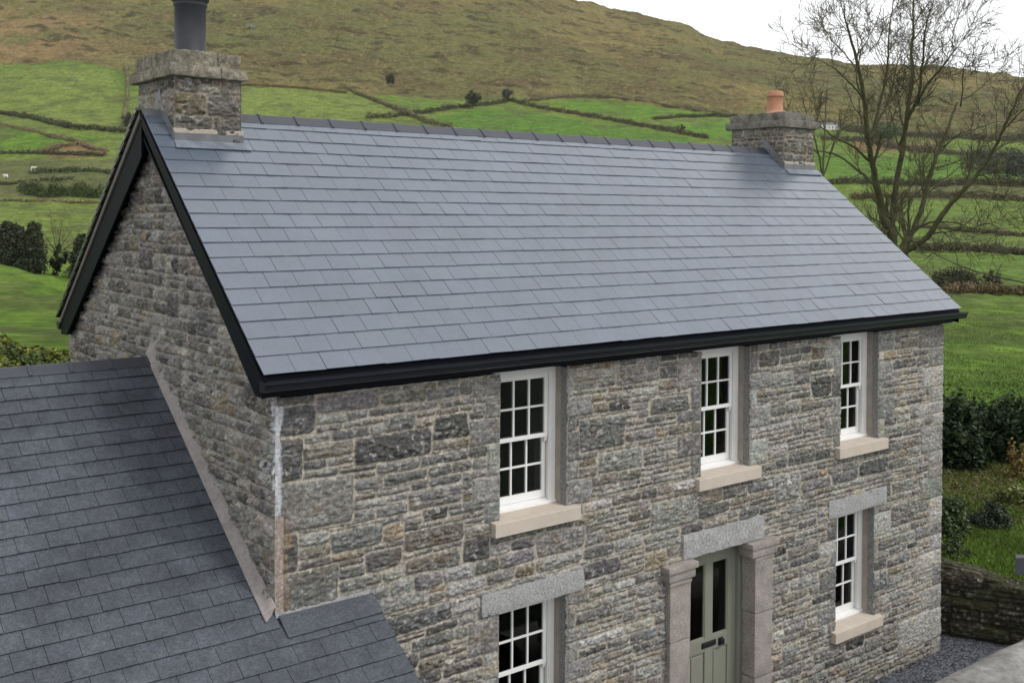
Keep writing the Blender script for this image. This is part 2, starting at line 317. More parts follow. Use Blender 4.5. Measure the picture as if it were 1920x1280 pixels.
# ------------------------------------------------------------------ rubble masonry
PAL=np.array([(.205,.203,.198),(.150,.150,.152),(.255,.252,.245),(.105,.105,.107),(.215,.200,.172),(.235,.198,.15),(.32,.317,.305),(.180,.172,.157)])
PW=np.array([.27,.22,.17,.09,.10,.03,.05,.07]); PW/=PW.sum()
def stone_layout(nx,nz,r,courses,big,fixed,wr,full=.62):
    """fill an nx x nz cell grid with stones lying in irregular courses; returns cell->stone id and the stone boxes"""
    G=-np.ones((nx,nz),int); B=[]
    def put(x0,x1,z0,z1,kind,pal=None):
        x0,z0=max(0,x0),max(0,z0);x1,z1=min(nx,x1),min(nz,z1)
        if x1<=x0 or z1<=z0: return
        G[x0:x1,z0:z1]=len(B); B.append((x0,x1,z0,z1,kind,-1 if pal is None else pal))
    for f in fixed: put(*f)
    lev=[0]
    while lev[-1]<nz: lev.append(lev[-1]+int(r.choice(courses)))
    lev[-1]=nz
    for a,b in zip(lev[:-1],lev[1:]):
        h=b-a; x=0
        while x<nx:
            col=G[x,a:b]
            free=[k for k in range(h) if col[k]<0]
            if not free: x+=1; continue
            z0=a+free[0]
            run=1
            while x+run<nx and G[x+run,z0]<0: run+=1
            hh=1
            while z0+hh<b and G[x,z0+hh]<0: hh+=1
            q=r.random()
            if q<big and z0==a and b<nz:                # a block standing through part of the next course
                h2=hh+int(r.integers(2,5))
            elif q<big+full or hh<=2: h2=hh
            else: h2=int(round(hh*r.uniform(.4,.65)))
            w=int(max(2,round(h2*r.uniform(*wr))))
            w=min(w,run)
            if run-w<3: w=run
            w=min(w,18)
            zt=min(z0+h2,nz)
            while zt>z0+1 and (G[x:x+w,z0:zt]>=0).any(): zt-=1
            if (G[x:x+w,z0:zt]>=0).any():
                w=1
            put(x,x+w,z0,zt,0)
            # do not advance: same column may still have free cells above
    # merge nothing left: any stray free cell becomes its own chip
    for i,k in np.argwhere(G<0): put(i,i+1,k,k+1,0)
    return G,B
def stone_field(W,H,res,seed,fixed=(),cell=(.04,.03),courses=(2,3,3,4,4,5,5,6),big=.13,wr=(1.2,3.3),mort=.0085,rough=1.0,warp=.012,pal=PAL,pw=PW,mcol=(.40,.365,.305),depth=.026,full=.62,bed=1.,perp=1.,slow=.5,face_amp=.034):
    r=np.random.default_rng(seed); nx=int(round(W/cell[0])); nz=int(round(H/cell[1]))
    fx=[(int(round(a/cell[0])),int(round(b/cell[0])),int(round(c/cell[1])),int(round(d/cell[1])),k,p) for a,b,c,d,k,p in fixed]
    G,B=stone_layout(nx,nz,r,list(courses),big,fx,wr,full)
    B=np.array(B,float); ns=len(B)
    nu=int(round(W/res))+1; nv=int(round(H/res))+1
    U,Vv=np.meshgrid(np.linspace(0,W,nu),np.linspace(0,H,nv),indexing='ij'); u=U.ravel(); v=Vv.ravel()
    du=(fbm(u/.35,v/.2,seed+1,3)-.5)*warp*3; dv=(fbm(u/slow,v/.3,seed+5,3)-.5)*warp*3
    uu=np.clip(u+du,0,W-1e-4); vv=np.clip(v+dv,0,H-1e-4)
    ci=np.clip((uu/cell[0]).astype(int),0,nx-1); ck=np.clip((vv/cell[1]).astype(int),0,nz-1)
    sid=G[ci,ck]
    x0=B[sid,0]*cell[0];x1=B[sid,1]*cell[0];z0=B[sid,2]*cell[1];z1=B[sid,3]*cell[1];kind=B[sid,4]
    m=(mort*r.uniform(.55,1.5,ns))[sid]*np.where(kind>0,.55,1)
    hx=(x1-x0)/2-m*perp; hz=(z1-z0)/2-m*bed
    rad=np.minimum(np.minimum(hx,hz)*np.where(kind>0,.12,r.uniform(.25,.85,ns)[sid]),.055)
    # stones are not true rectangles: taper them a little
    tx=r.uniform(-.18,.18,ns)[sid]*np.where(kind>0,.1,1); tz=r.uniform(-.12,.12,ns)[sid]*np.where(kind>0,.1,1)
    px=uu-(x0+x1)/2; pz=vv-(z0+z1)/2
    hx2=np.maximum(hx*(1-np.abs(tx)*.5)+tx*pz*.5*(hx/np.maximum(hz,.01)).clip(0,2),.004); hz2=np.maximum(hz*(1-np.abs(tz)*.5)+tz*px*.25,.004)
    qx=np.abs(px)-hx2+rad; qz=np.abs(pz)-hz2+rad
    sd=np.hypot(np.maximum(qx,0),np.maximum(qz,0))+np.minimum(np.maximum(qx,qz),0)-rad
    ins=-sd+(fbm(u/.04,v/.03,seed+9,3)-.5)*.022
    mask=ss(-.002,.005,ins)
    off=r.uniform(0,1,(ns,2))[sid]*50
    n_a=fbm(u/.11+off[:,0],v/.05+off[:,1],seed+13,4); n_b=fbm(u/.04+off[:,1],v/.02+off[:,0],seed+17,3); n_c=fbm(u/.02,v/.015,seed+23,2); n_d=np.abs(fbm(u/.075+off[:,1],v/.045+off[:,0],seed+27,2)-.5)*2
    face=np.abs(n_a-.5)*2                                       # cleft ridges
    tilt=(r.uniform(-1,1,ns)[sid]*px/np.maximum(hx,.02)+r.uniform(-1,1,ns)[sid]*pz/np.maximum(hz,.02))*.005
    prot=r.uniform(.4,1.2,ns)[sid]
    dome=1-np.exp(-np.maximum(ins,0)/.02)
    ro=np.where(kind>0,.45,1.0)*rough
    h=mask*(depth*.45*prot+depth*.5*dome+ro*(tilt*1.4+face*face_amp*dome+(n_d-.3)*.022*dome+(n_b-.5)*.022+(n_c-.5)*.009))+(1-mask)*((n_c-.5)*.005+(n_b-.5)*.006)
    # colours: every stone its own, plus veins and patches of the stone itself
    pi=np.where(B[:,5]>=0,B[:,5].astype(int),r.choice(len(pal),ns,p=pw)); sc=pal[pi]*np.array([1.,.992,.955])*r.uniform(.66,1.3,(ns,1))*(1+r.normal(0,.02,(ns,3)))
    c=sc[sid]*(.5+1.0*n_b)[:,None]*(.75+.5*n_a)[:,None]
    warm=ss(.60,.72,fbm(u/.25+9,v/.18,seed+31,3))*.5
    c=c*(1-warm[:,None])+(c*np.array([1.15,1.0,.78]))*warm[:,None]
    lich=ss(.63,.73,fbm(u/.05,v/.04,seed+37,4))*.6
    c=c*(1-lich[:,None])+np.array([.40,.40,.375])*lich[:,None]
    mc=np.array(mcol)*(.75+.5*fbm(u/.12,v/.12,seed+41,3))[:,None]
    c=c*mask[:,None]+mc*(1-mask[:,None])
    F_=np.arange(nu*nv).reshape(nu,nv)
    return u,v,h,c,F_
def grid_faces(I,keep=None):
    a=I[:-1,:-1];b=I[1:,:-1];c=I[1:,1:];d=I[:-1,1:]
    F=np.stack([a.ravel(),b.ravel(),c.ravel(),d.ravel()],1)
    return F if keep is None else F[keep]

# ------------------------------------------------------------------ the stone house
L_,D_=11.0,5.9; OV,EV=.186,.143; ZE,ZR,YR=5.226,7.733,2.915; SL=(ZR-ZE)/(YR+EV)
XL,XR=-OV,L_+.218
house=empty("stone_house",(0,0,0),"grey rubble stone farmhouse with new slate roof, white sash windows and sage green door","house")
OPEN=[(2.51,3.42,3.48,5.2),(5.57,6.47,3.48,5.2),(8.38,9.28,3.48,5.2),(2.51,3.42,.97,2.53),(8.31,9.21,.97,2.53),(5.38,6.62,0,2.54)]
fixed=[]
rq=np.random.default_rng(3)
# quoins at the two corners and dressed jamb blocks round the openings
z=0.; k=0
while z<4.95:
    hh=rq.choice([.18,.24,.30,.39]); w=[.30,.62][k%2]+rq.uniform(-.08,.12)
    fixed.append((L_-w,L_,z,min(z+hh,5.0),1,[2,6,0,2][int(rq.integers(4))])); z+=hh;k+=1
for (z0,z1,w,p) in ((4.66,4.92,.42,3),(4.24,4.66,.28,1),(3.78,4.24,.78,1),(3.42,3.78,.26,1),(3.0,3.42,.66,1),(2.6,3.0,.30,0),(2.2,2.6,.7,1)):
    fixed.append((.0,w,z0,z1,1 if w>.5 else 0,p))
for (a,b,c,d) in OPEN[:5]:
    d=min(d,4.95)
    for s in (-1,1):
        z=c-.0; k=int(rq.integers(2))
        while z<d-.08:
            hh=min(rq.choice([.15,.21,.27,.33]),d-z); w=[.14,.36][k%2]+rq.uniform(-.04,.06)
            pp=[2,0,0,6,1][int(rq.integers(5))]
            if s<0: fixed.append((a-w,a,z,z+hh,1,pp))
            else: fixed.append((b,b+w,z,z+hh,1,pp))
            z+=hh;k+=1
fixed+= [(.80,1.66,4.30,4.56,0,3),(9.86,11.0,.25,.72,1,6),(1.0,1.9,2.58,2.8,0,3),(3.6,4.3,4.02,4.40,0,1),(7.72,8.2,4.2,4.5,0,3),(7.0,7.5,2.9,3.3,0,2),(4.7,5.5,2.95,3.3,0,2)]
u,v,h,c,I=stone_field(L_,5.01,.01,42,fixed,courses=(3,3,4,4,4,5,5),big=.15,wr=(1.1,3.6),mort=.0058,full=.72,bed=1.2,perp=.5,slow=1.1,warp=.014,face_amp=.04,depth=.024)
# painted corner strip: flaking whitewash above, pinkish old fillet below, as on the corner itself
edge=.055+.03*(fbm(v/.18,v*0,201,3)-.5)*2
wst=(u<edge)&(v>3.95)&(v<4.93); c[wst]=np.array([.50,.51,.53])*(.8+.4*fbm(u[wst]/.02,v[wst]/.1,205,2))[:,None]; h[wst]=.012
pst=(u<.085)&(v<=3.95)&(v>2.9); c[pst]=np.array([.36,.30,.26])*(.8+.4*fbm(u[pst]/.03,v[pst]/.08,206,2))[:,None]; h[pst]=.010
rst=(u>=.085)&(u<.17)&(v<=3.93)&(fbm(u/.03,v/.25,207,2)>.42); c[rst]=c[rst]*.5+np.array([.25,.16,.085])*.5
spl=np.exp(-((u-7.15)**2/.05+(v-3.19)**2/.004))*ss(.45,.6,fbm(u/.06,v/.05,209,3)); c=c*(1-spl[:,None])+np.array([.62,.62,.6])*spl[:,None]
cu=(u.reshape(I.shape)[:-1,:-1]+.005).ravel(); cv=(v.reshape(I.shape)[:-1,:-1]+.005).ravel()
keep=np.ones(len(cu),bool)
for (a,b,c0,d) in OPEN: keep&=~((cu>a)&(cu<b)&(cv>c0)&(cv<d))
keep&=cv<5.0
for (a,b,c0,d) in ((2.29,3.65,2.545,2.745),(8.14,9.47,2.545,2.755),(5.27,6.73,2.555,2.81),(4.93,5.40,2.29,2.51),(6.43,6.92,2.29,2.51),(5.0,5.4,0,2.4),(6.55,6.85,0,2.4)): keep&=~((cu>a)&(cu<b)&(cv>c0)&(cv<d))
mesh_np("wall",np.c_[u,.012-h,v],grid_faces(I,keep),M['stone'],house,col=c)
# gable wall, left end
u,v,h,c,I=stone_field(D_,5.2,.0125,77,[],cell=(.035,.03),courses=(4,4,5,5,6),big=.05,wr=(.7,1.7),mort=.0065,rough=1.2,warp=.016,depth=.036,full=.85,bed=1.1,perp=.6,slow=.9,face_amp=.045,
    pal=PAL*np.array([.98,.965,.93]),mcol=(.36,.34,.305))
zz=v+2.6
cu=(u.reshape(I.shape)[:-1,:-1]+.006).ravel(); cv=(zz.reshape(I.shape)[:-1,:-1]+.006).ravel()
keep=cv<np.minimum(ZE+(cu+EV)*SL,ZE+(2*YR+EV-cu)*SL)-.05
wst=(u<.03+.04*(fbm(v/.2,v*0,215,3)-.5))&(zz>4.15); c[wst]=np.array([.46,.47,.5])*(.75+.5*fbm(u[wst]/.02,v[wst]/.08,216,2))[:,None]
spl=np.exp(-((u-.18)**2/.02+(zz-4.3)**2/.03))*ss(.48,.58,fbm(u/.03,v/.03,217,3)); c=c*(1-spl[:,None])+np.array([.5,.5,.5])*spl[:,None]
g_=mesh_np("gable_wall",np.c_[.012-h-.07*u/D_,u,zz],grid_faces(I,keep)[:,::-1],M['stone'],house,col=c)
# solid core, rear wall, hidden far gable, rooms
core=MB(); prof=[(.02,0),(D_,0),(D_,5.0),(YR,ZR-.22),(.02,5.0)]
core.prism([(y,z) for y,z in prof],'x',10.93,10.985)
core.box(.02,10.9,D_-.05,D_,0,5.0)
core.prism([(.03,0),(D_-.06,0),(D_-.06,5.0),(YR,ZR-.25),(.03,5.0)],'x',.03,.06)
core.box(.07,10.9,.28,D_-.1,4.985,5.0)
core.build("rear_wall",M['rear'],house)
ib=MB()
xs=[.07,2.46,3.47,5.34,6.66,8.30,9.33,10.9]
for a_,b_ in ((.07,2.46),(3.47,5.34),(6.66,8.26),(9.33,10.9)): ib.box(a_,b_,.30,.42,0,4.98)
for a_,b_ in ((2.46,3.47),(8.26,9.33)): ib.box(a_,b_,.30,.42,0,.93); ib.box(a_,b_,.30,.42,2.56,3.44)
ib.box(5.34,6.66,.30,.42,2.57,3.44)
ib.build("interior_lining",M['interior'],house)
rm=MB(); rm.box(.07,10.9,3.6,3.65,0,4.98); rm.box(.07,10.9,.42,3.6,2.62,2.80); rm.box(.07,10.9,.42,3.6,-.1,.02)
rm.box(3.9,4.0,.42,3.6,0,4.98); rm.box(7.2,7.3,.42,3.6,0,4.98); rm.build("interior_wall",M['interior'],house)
# windows
WLAB={0:"upper window"}
def window(i):
    a,b,c0,d=OPEN[i]; d=min(d,4.985); z0=c0+.015; yf=.185
    f=MB(); fw=.075
    f.box(a+.003,a+fw,yf,yf+.12,z0,d); f.box(b-fw,b-.003,yf,yf+.12,z0,d); f.box(a+fw,b-fw,yf,yf+.12,d-.07,d)
    f.prism([(yf-.02,z0),(yf+.12,z0),(yf+.12,z0+.055),(yf-.02,z0+.03)],'x',a+.003,b-.003)
    f.box(b-fw-.012,b-fw,yf+.012,yf+.03,z0+.05,d-.07); f.box(a+fw,a+fw+.012,yf+.012,yf+.03,z0+.05,d-.07)
    w=f.build("window",M['white'],house,.004)
    x0,x1=a+fw+.014,b-fw-.014; zb=z0+.05; zt=d-.075; mid=(zb+zt)/2+.01
    def sash(za,zc,y,bot,top,horn):
        s=MB(); st=.048; th=.038
        s.box(x0,x0+st,y,y+th,za,zc); s.box(x1-st,x1,y,y+th,za,zc)
        s.box(x0+st,x1-st,y,y+th,za,za+bot); s.box(x0+st,x1-st,y,y+th,zc-top,zc)
        gw=(x1-x0-2*st)
        for k in (1,2):
            xx=x0+st+gw*k/3; s.box(xx-.011,xx+.011,y+.003,y+th-.003,za+bot,zc-top)
        zm=(za+bot+zc-top)/2; s.box(x0+st,x1-st,y+.004,y+th-.004,zm-.011,zm+.011)
        if horn:
            for q in (x0,x1-st): s.prism([(y,za),(y+th,za),(y+th,za-.06),(y+.012,za-.05)],'x',q+.004,q+st-.004)
        s.build("sash",M['white'],w,.003)
        gl=MB(); gl.box(x0+st-.004,x1-st+.004,y+.018,y+.021,za+bot-.004,zc-top+.004); gl.build("glass",M['glass'],w)
    sash(mid-.02,zt,yf+.028,.045,.045,True)
    sash(zb,mid+.025,yf+.070,.085,.04,False)
    s=MB(); xa,xb=a-.115,b+.14
    if i>=3: xa,xb=a-.10,b+.13
    s.prism([(-.085,c0-.145),(.0,c0-.145),(.22,c0-.145),(.22,c0+.022),(-.085,c0-.002)],'x',xa,xb)
    s.build("window_sill",M['sill'],w,.006)
    for x0,x1 in ((a-.03,a+.002),(b-.002,b+.03)):
        rs=MB(); rs.box(x0,x1,.004,.10,c0,d,tuple(PAL[0]*1.15)); rs.build("stone_jamb",M['stone'],w,color=True)
        rv=MB(); rv.box(x0-.002,x1+.002,.10,.27,c0,d); rv.build("rendered_reveal",M['reveal'],w)
        sg=1 if x0>a else -1; q=b if sg>0 else a
        iv=MB(); iv.hexa([(q+sg*.002,.30,c0),(q+sg*.05,.30,c0),(q+sg*.13,.50,c0),(q+sg*.09,.50,c0),(q+sg*.002,.30,d),(q+sg*.05,.30,d),(q+sg*.13,.50,d),(q+sg*.09,.50,d)]); iv.build("interior_reveal",M['white'],w)
    return w
for i in range(5): window(i)

# lintels
def rough_box(x0,x1,y0,y1,z0,z1,amp=.006,cell=.025,seed=0,rd=.012):
    bx=[]; Fs=[]; n=0
    dims=[(x0,x1),(y0,y1),(z0,z1)]; V=[];F=[]
    for ax in range(3):
        for s in (0,1):
            a1,a2=[k for k in range(3) if k!=ax]
            n1=max(2,int((dims[a1][1]-dims[a1][0])/cell)); n2=max(2,int((dims[a2][1]-dims[a2][0])/cell))
            A,B=np.meshgrid(np.linspace(*dims[a1],n1+1),np.linspace(*dims[a2],n2+1),indexing='ij')
            p=np.zeros((A.size,3)); p[:,a1]=A.ravel(); p[:,a2]=B.ravel(); p[:,ax]=dims[ax][s]
            I=np.arange(A.size).reshape(A.shape)+n; n+=A.size
            f=grid_faces(I); 
            if (s==0)==(ax!=1): f=f[:,::-1]
            V.append(p);F.append(f)
    V=np.concatenate(V);F=np.concatenate(F)
    cen=np.array([(a+b)/2 for a,b in dims]); hf=np.array([(b-a)/2 for a,b in dims])
    q=V-cen; inner=np.clip(q,-(hf-rd),hf-rd); dd=q-inner; ln=np.linalg.norm(dd,axis=1,keepdims=True)
    q=inner+dd/np.maximum(ln,1e-9)*np.minimum(ln,rd)
    nrm=dd/np.maximum(ln,1e-9)
    s=V*1.0
    na=fbm(s[:,0]/.07+s[:,1]/.05+seed,s[:,2]/.05+s[:,1]/.06,301+seed%40,4)-.5
    nb=fbm(s[:,0]/.3+seed,s[:,2]/.2+s[:,1]/.3,341+seed%40,2)-.5
    q=q+nrm*((na*amp*2.2+nb*amp*3)[:,None])
    return q+cen,F
def rb_obj(name,boxes,mat,parent,**k):
    Vs=[];Fs=[];n=0
    for j,b in enumerate(boxes):
        V,F=rough_box(*b,seed=k.get('seed',0)+j*3,amp=k.get('amp',.006),cell=k.get('cell',.03),rd=k.get('rd',.012)); Vs.append(V);Fs.append(F+n);n+=len(V)
    return mesh_np(name,np.concatenate(Vs),np.concatenate(Fs),mat,parent)
rb_obj("lintel",[(2.27,3.67,-.024,.2,2.53,2.765)],M['dressed'],house,seed=1)
rb_obj("lintel",[(8.12,9.49,-.024,.2,2.53,2.775)],M['dressed'],house,seed=2)
rb_obj("lintel",[(5.25,6.75,-.03,.2,2.54,2.83)],M['dressed'],house,seed=3)
# pilasters
for (x0,x1,cx0,cx1,sd_) in ((4.98,5.33,4.90,5.42,5),(6.52,6.87,6.40,6.95,9)):
    p=rb_obj("pilaster",[(x0,x1,-.075,.14,0,.80),(x0+.003,x1-.002,-.07,.14,.806,1.62),(x0-.003,x1+.002,-.075,.14,1.626,2.33)],M['buff_dressed'],house,seed=sd_,amp=.005)
    rb_obj("capital",[(x0-.02,x1+.02,-.09,.14,2.28,2.34),(cx0+.03,cx1-.03,-.105,.14,2.34,2.45),(cx0,cx1,-.13,.14,2.45,2.53)],M['buff_dressed'],p,seed=sd_+2,amp=.003,rd=.02)
# door
df=MB(); df.box(5.402,5.52,.15,.26,0,2.54); df.box(6.47,6.612,.16,.26,0,2.54); df.box(6.53,6.58,.148,.16,0,2.54); df.box(5.52,6.47,.15,.26,2.45,2.535)
df.build("door_frame",M['sage'],house,.004)
d=MB(); y0,y1=.20,.245
for (a,b) in ((5.525,5.62),(5.89,6.03),(6.315,6.465)): d.box(a,b,y0,y1,.02,2.445)
for (a,b) in ((5.62,5.89),(6.03,6.315)):
    d.box(a,b,y0,y1,2.315,2.445); d.box(a,b,y0,y1,1.215,1.385); d.box(a,b,y0,y1,.02,.25)
    d.box(a,b,y0+.018,y1-.01,.25,1.215)
    d.box(a+.035,b-.035,y0+.008,y0+.019,.285,1.18)
    for (p,q,r_,s_) in ((a,b,1.385,1.40),(a,b,2.30,2.315),(a,a+.014,1.40,2.30),(b-.014,b,1.40,2.30)): d.box(p,q,y0+.008,y1-.008,r_,s_)
door=d.build("door",M['sage'],house,.004)
gl=MB()
for (a,b) in ((5.63,5.88),(6.04,6.305)): gl.box(a,b,.226,.229,1.39,2.31)
gl.build("glass",M['glass'],door)
lp=MB(); lp.box(5.83,6.09,.188,.20,1.265,1.335); lp.box(5.85,6.07,.182,.188,1.28,1.32); lp.build("letter_plate",M['black'],door,.003)
kn=MB(); kn.box(6.14,6.225,.188,.20,1.235,1.335); kn.box(6.155,6.21,.15,.188,1.25,1.32); kn.build("handle",M['black'],door,.012)
st=MB(); st.box(5.36,6.64,-.32,.25,.008,.09); st.build("doorstep",M['dressed'],house,.01)

# ------------------------------------------------------------------ slated roof
def slates(org,du,ds,nrm,length,slope,sw,gauge,col0,seed,th=.007,lift=.011,clip=None,jit=1.0,cvar=.07,gap=.0020):
    """overlapping slates: org = eave corner, du along the eave, ds up the slope"""
    r=np.random.default_rng(seed); org,du,ds,nrm=[np.array(a,float) for a in (org,du,ds,nrm)]
    V=[];F=[];C=[];n=int(math.ceil(slope/gauge))
    base=np.array([(0,3,2,1),(4,5,6,7),(0,1,5,4),(1,2,6,5),(2,3,7,6),(3,0,4,7)])
    for i in range(n):
        s0=i*gauge; s1=min(s0+gauge*1.75,slope)
        xs=[0.]; x=sw*(1.5 if i%2 else 1.0)
        while x<length-sw*.4: xs.append(x); x+=sw
        xs.append(length)
        for a,b in zip(xs[:-1],xs[1:]):
            if clip and not clip((a+b)/2,s0+gauge/2): continue
            g=gap; a_,b_=a+g,b-g
            sj=r.normal(0,.0016)*jit; lj=r.uniform(0,.003)*jit; tl=r.normal(0,.0012)*jit
            p=[]
            for hh in (0,1):
                for (xx,s_,lf) in ((a_,s0+sj,lift+lj+tl),(b_,s0+sj,lift+lj-tl),(b_,s1,.001),(a_,s1,.001)):
                    p.append(org+du*xx+ds*s_+nrm*(lf+hh*th))
            F.append(base+len(V)*8); V.append(p)
            cc=np.tile(np.array(col0)*r.uniform(1-cvar,1+cvar)*(1+r.normal(0,.012,3)),(8,1)); cc[:4]=np.array((.006,.006,.007)); C.append(cc)   # lower rims near black: dark cut edges plus painted shadow lines under the courses
    return np.concatenate(V),np.concatenate(F),np.concatenate(C)
SLEN=math.hypot(YR+EV,ZR-ZE); ds=np.array([0,(YR+EV)/SLEN,(ZR-ZE)/SLEN]); nf=np.array([0,-ds[2],ds[1]])
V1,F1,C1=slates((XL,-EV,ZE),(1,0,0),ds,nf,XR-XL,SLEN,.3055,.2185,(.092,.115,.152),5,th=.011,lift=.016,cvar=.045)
dsb=np.array([0,-ds[1],ds[2]]); nb=np.array([0,ds[2],ds[1]])
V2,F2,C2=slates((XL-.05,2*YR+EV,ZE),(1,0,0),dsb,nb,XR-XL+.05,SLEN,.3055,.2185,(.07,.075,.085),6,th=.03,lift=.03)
under=MB()
for sgn in (0,1):
    e=-EV+.02 if sgn==0 else 2*YR+EV-.02
    under.prism([(e,ZE-.006),(YR,ZR-.004),(YR,ZR-.055),(e,ZE-.05)],'x',XL+.02,XR-.02)
Vu=np.array(under.v); 
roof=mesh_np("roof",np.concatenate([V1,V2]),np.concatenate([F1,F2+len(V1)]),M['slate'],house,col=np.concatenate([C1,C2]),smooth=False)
under.build("roof_deck",M['trim'],roof)
# ridge tiles
rt=MB(); x=.80; w=.4575
def ridge_run(mb,x0,x1,w,yr,zr,sl,wing=.155,start=None):
    x=x0; t=.016
    al=math.atan(sl); 
    def prof(o): 
        yy=wing*math.cos(al); zz=wing*math.sin(al); z=zr+.045+o
        return [(yr-yy-o*.6,z-zz-.002),(yr-.02,z-.004),(yr,z),(yr+.02,z-.004),(yr+yy+o*.6,z-zz-.002),(yr+yy+o*.6,z-zz-.022),(yr,z-.03),(yr-yy-o*.6,z-zz-.022)]
    while x<x1-.05:
        xe=min(x+w,x1); mb.prism(prof(0),'x',x+.002,xe-.002)
        mb.prism(prof(.012),'x',xe-.018,min(xe+.018,x1+.01)); x=xe
ridge_run(rt,.72,10.36,w,YR,ZR-.005,SL)
rt.build("ridge_tiles",M['ridge'],roof,.004)
# eaves: fascia, soffit, gutter
fa=MB(); fa.box(XL+.03,L_+.05,-.115,-.09,5.035,ZE-.01); fa.box(XL+.03,L_+.05,-.092,.02,5.035,5.05); fa.build("fascia",M['trim'],house,.004)
fa=MB(); fa.box(XL+.03,L_+.05,D_+.03,D_+.055,5.035,ZE-.01)
fa.build("fascia",M['trim'],house,.004)
gprof=[(-.118,5.185),(-.118,5.095),(-.20,5.095),(-.225,5.115),(-.228,5.15),(-.245,5.165),(-.245,5.19),(-.235,5.19),(-.235,5.172),(-.215,5.155),(-.212,5.12),(-.195,5.108),(-.128,5.108),(-.128,5.185)]
for f_ in (lambda y:y,lambda y:2*YR-y):
    gu=MB(); gu.prism([(f_(a),b) for a,b in gprof],'x',XL-.015,XR+.03)
    for xx in (XL-.02,XR+.028):
        gu.prism([(f_(a),b) for a,b in ((-.118,5.185),(-.118,5.095),(-.20,5.095),(-.225,5.115),(-.228,5.15),(-.245,5.165),(-.245,5.185))],'x',xx,xx+.006)
    gu.build("gutter",M['gutter'],house)
# bargeboards with box ends, soffits, undercloak
bd=.20
for (xa,xb) in ((XL+.005,XL+.03),(XR-.03,XR-.005)):
    for f_ in (lambda y:y,lambda y:2*YR-y):
        bb=MB(); bb.prism([(f_(-EV+.02),ZE-.012),(f_(YR),ZR-.012),(f_(YR),ZR-.012-bd*(.72 if f_(0)==0 else 2.45)),(f_(.03+(0 if f_(0)==0 else .10)),5.03+.012),(f_(-EV+.02),5.03)],'x',xa,xb)
        bb.prism([(f_(.03),5.06),(f_(YR),ZR-.10-bd*.9),(f_(YR),ZR-.13-bd*.9),(f_(.03),5.035)],'x',xa+.02,.0 if xa<1 else xb) if xa<1 else None
        bb.build("bargeboard",M['trim'],house,.004)
for f_ in (lambda y:y,lambda y:2*YR-y):
    uc=MB(); uc.prism([(f_(-EV+.01),ZE-.008),(f_(YR),ZR-.006),(f_(YR),ZR-.006-(.04 if f_(0)==0 else .075)),(f_(-EV+.01),ZE-.006-(.04 if f_(0)==0 else .06))],'x',XL-.014,XL+.05)
    uc.build("undercloak",M['trim' if f_(0)==0 else 'strip'],house)

# ------------------------------------------------------------------ chimneys
def chimney(x0,x1,yf,yb,z0,zt,seed,caps,pal):
    ch=None; Vs=[];Fs=[];Cs=[];n=0
    W=x1-x0; Dp=yb-yf; H=zt-z0
    for k,(wd,fn) in enumerate(((W,lambda u,v,h:np.c_[x0+u,yf+.01-h,z0+v]),(Dp,lambda u,v,h:np.c_[x0+.01-h,yb-u,z0+v]),(W,lambda u,v,h:np.c_[x1-u,yb-.01+h,z0+v]),(Dp,lambda u,v,h:np.c_[x1-.01+h,yf+u,z0+v]))):
        u,v,h,c,I=stone_field(wd,H,.012,seed+k*50,[],cell=(.04,.03),courses=(8,9,10),big=.0,wr=(1.1,2.0),mort=.0075,rough=1.3,pal=PAL*pal,mcol=(.27,.245,.20),depth=.024)
        h=h*ss(0,.03,np.minimum(u,wd-u))
        Vs.append(fn(u,v,h));Fs.append(grid_faces(I)+n);Cs.append(c);n+=len(u)
    ch=mesh_np("chimney",np.concatenate(Vs),np.concatenate(Fs),M['stone'],house,col=np.concatenate(Cs))
    rb_obj("chimney_cap",caps,M['chimcap%d'%seed],ch,seed=seed,amp=.010,cell=.03,rd=.02)
    return ch
M['chimcap400']=material('cap_stone_buff',(.255,.237,.182),.92,noise=((4,.5,1.35),(16,.6,1.3),(60,.6,1.3)),bump=((50,.012),),spec=.2)
M['chimcap900']=material('cap_stone_dark',(.19,.18,.155),.92,noise=((7,.45,1.4),(40,.7,1.25)),bump=((50,.012),),spec=.2)
def zroof(y): return ZE+(min(y,2*YR-y)+EV)*SL
Y0,Y1=2.5,3.62
c1=chimney(.03,.79,Y0,Y1,7.15,8.10,400,[(-.05,.52,Y0-.08,Y1+.08,8.09,8.215),(.525,.845,Y0-.075,Y1+.08,8.09,8.21),(.0,.50,Y0-.03,Y1+.03,8.205,8.385),(.505,.77,Y0-.025,Y1+.03,8.205,8.37)],np.array([.82,.79,.71]))
c2=chimney(10.34,11.15,Y0,Y1,7.15,8.11,900,[(10.27,10.9,Y0-.08,Y1+.09,8.10,8.225),(10.905,11.21,Y0-.08,Y1+.09,8.10,8.22),(10.33,10.88,Y0-.02,Y1+.04,8.215,8.36),(10.885,11.13,Y0-.02,Y1+.03,8.215,8.35)],np.array([.78,.75,.70]))
def lathe(name,cx,cy,prof,mat,parent,seg=40):
    V=[];F=[]
    for (r,z) in prof:
        for k in range(seg): V.append((cx+r*math.cos(2*math.pi*k/seg),cy+r*math.sin(2*math.pi*k/seg),z))
    for i in range(len(prof)-1):
        for k in range(seg): F.append((i*seg+k,i*seg+(k+1)%seg,(i+1)*seg+(k+1)%seg,(i+1)*seg+k))
    o=mesh_np(name,np.array(V),np.array(F),mat,parent); return o
cy=3.02
lathe("chimney_pot",.405,cy,[(.215,8.36),(.20,8.40),(.176,8.43),(.172,8.44),(.170,8.93),(.183,8.945),(.186,8.965),(.186,8.995),(.204,9.005),(.207,9.045),(.19,9.08),(.178,9.09),(.178,9.36),(.15,9.36),(.15,8.9)],M['pot_dark'],c1)['label']='tall dark grey flue pot'
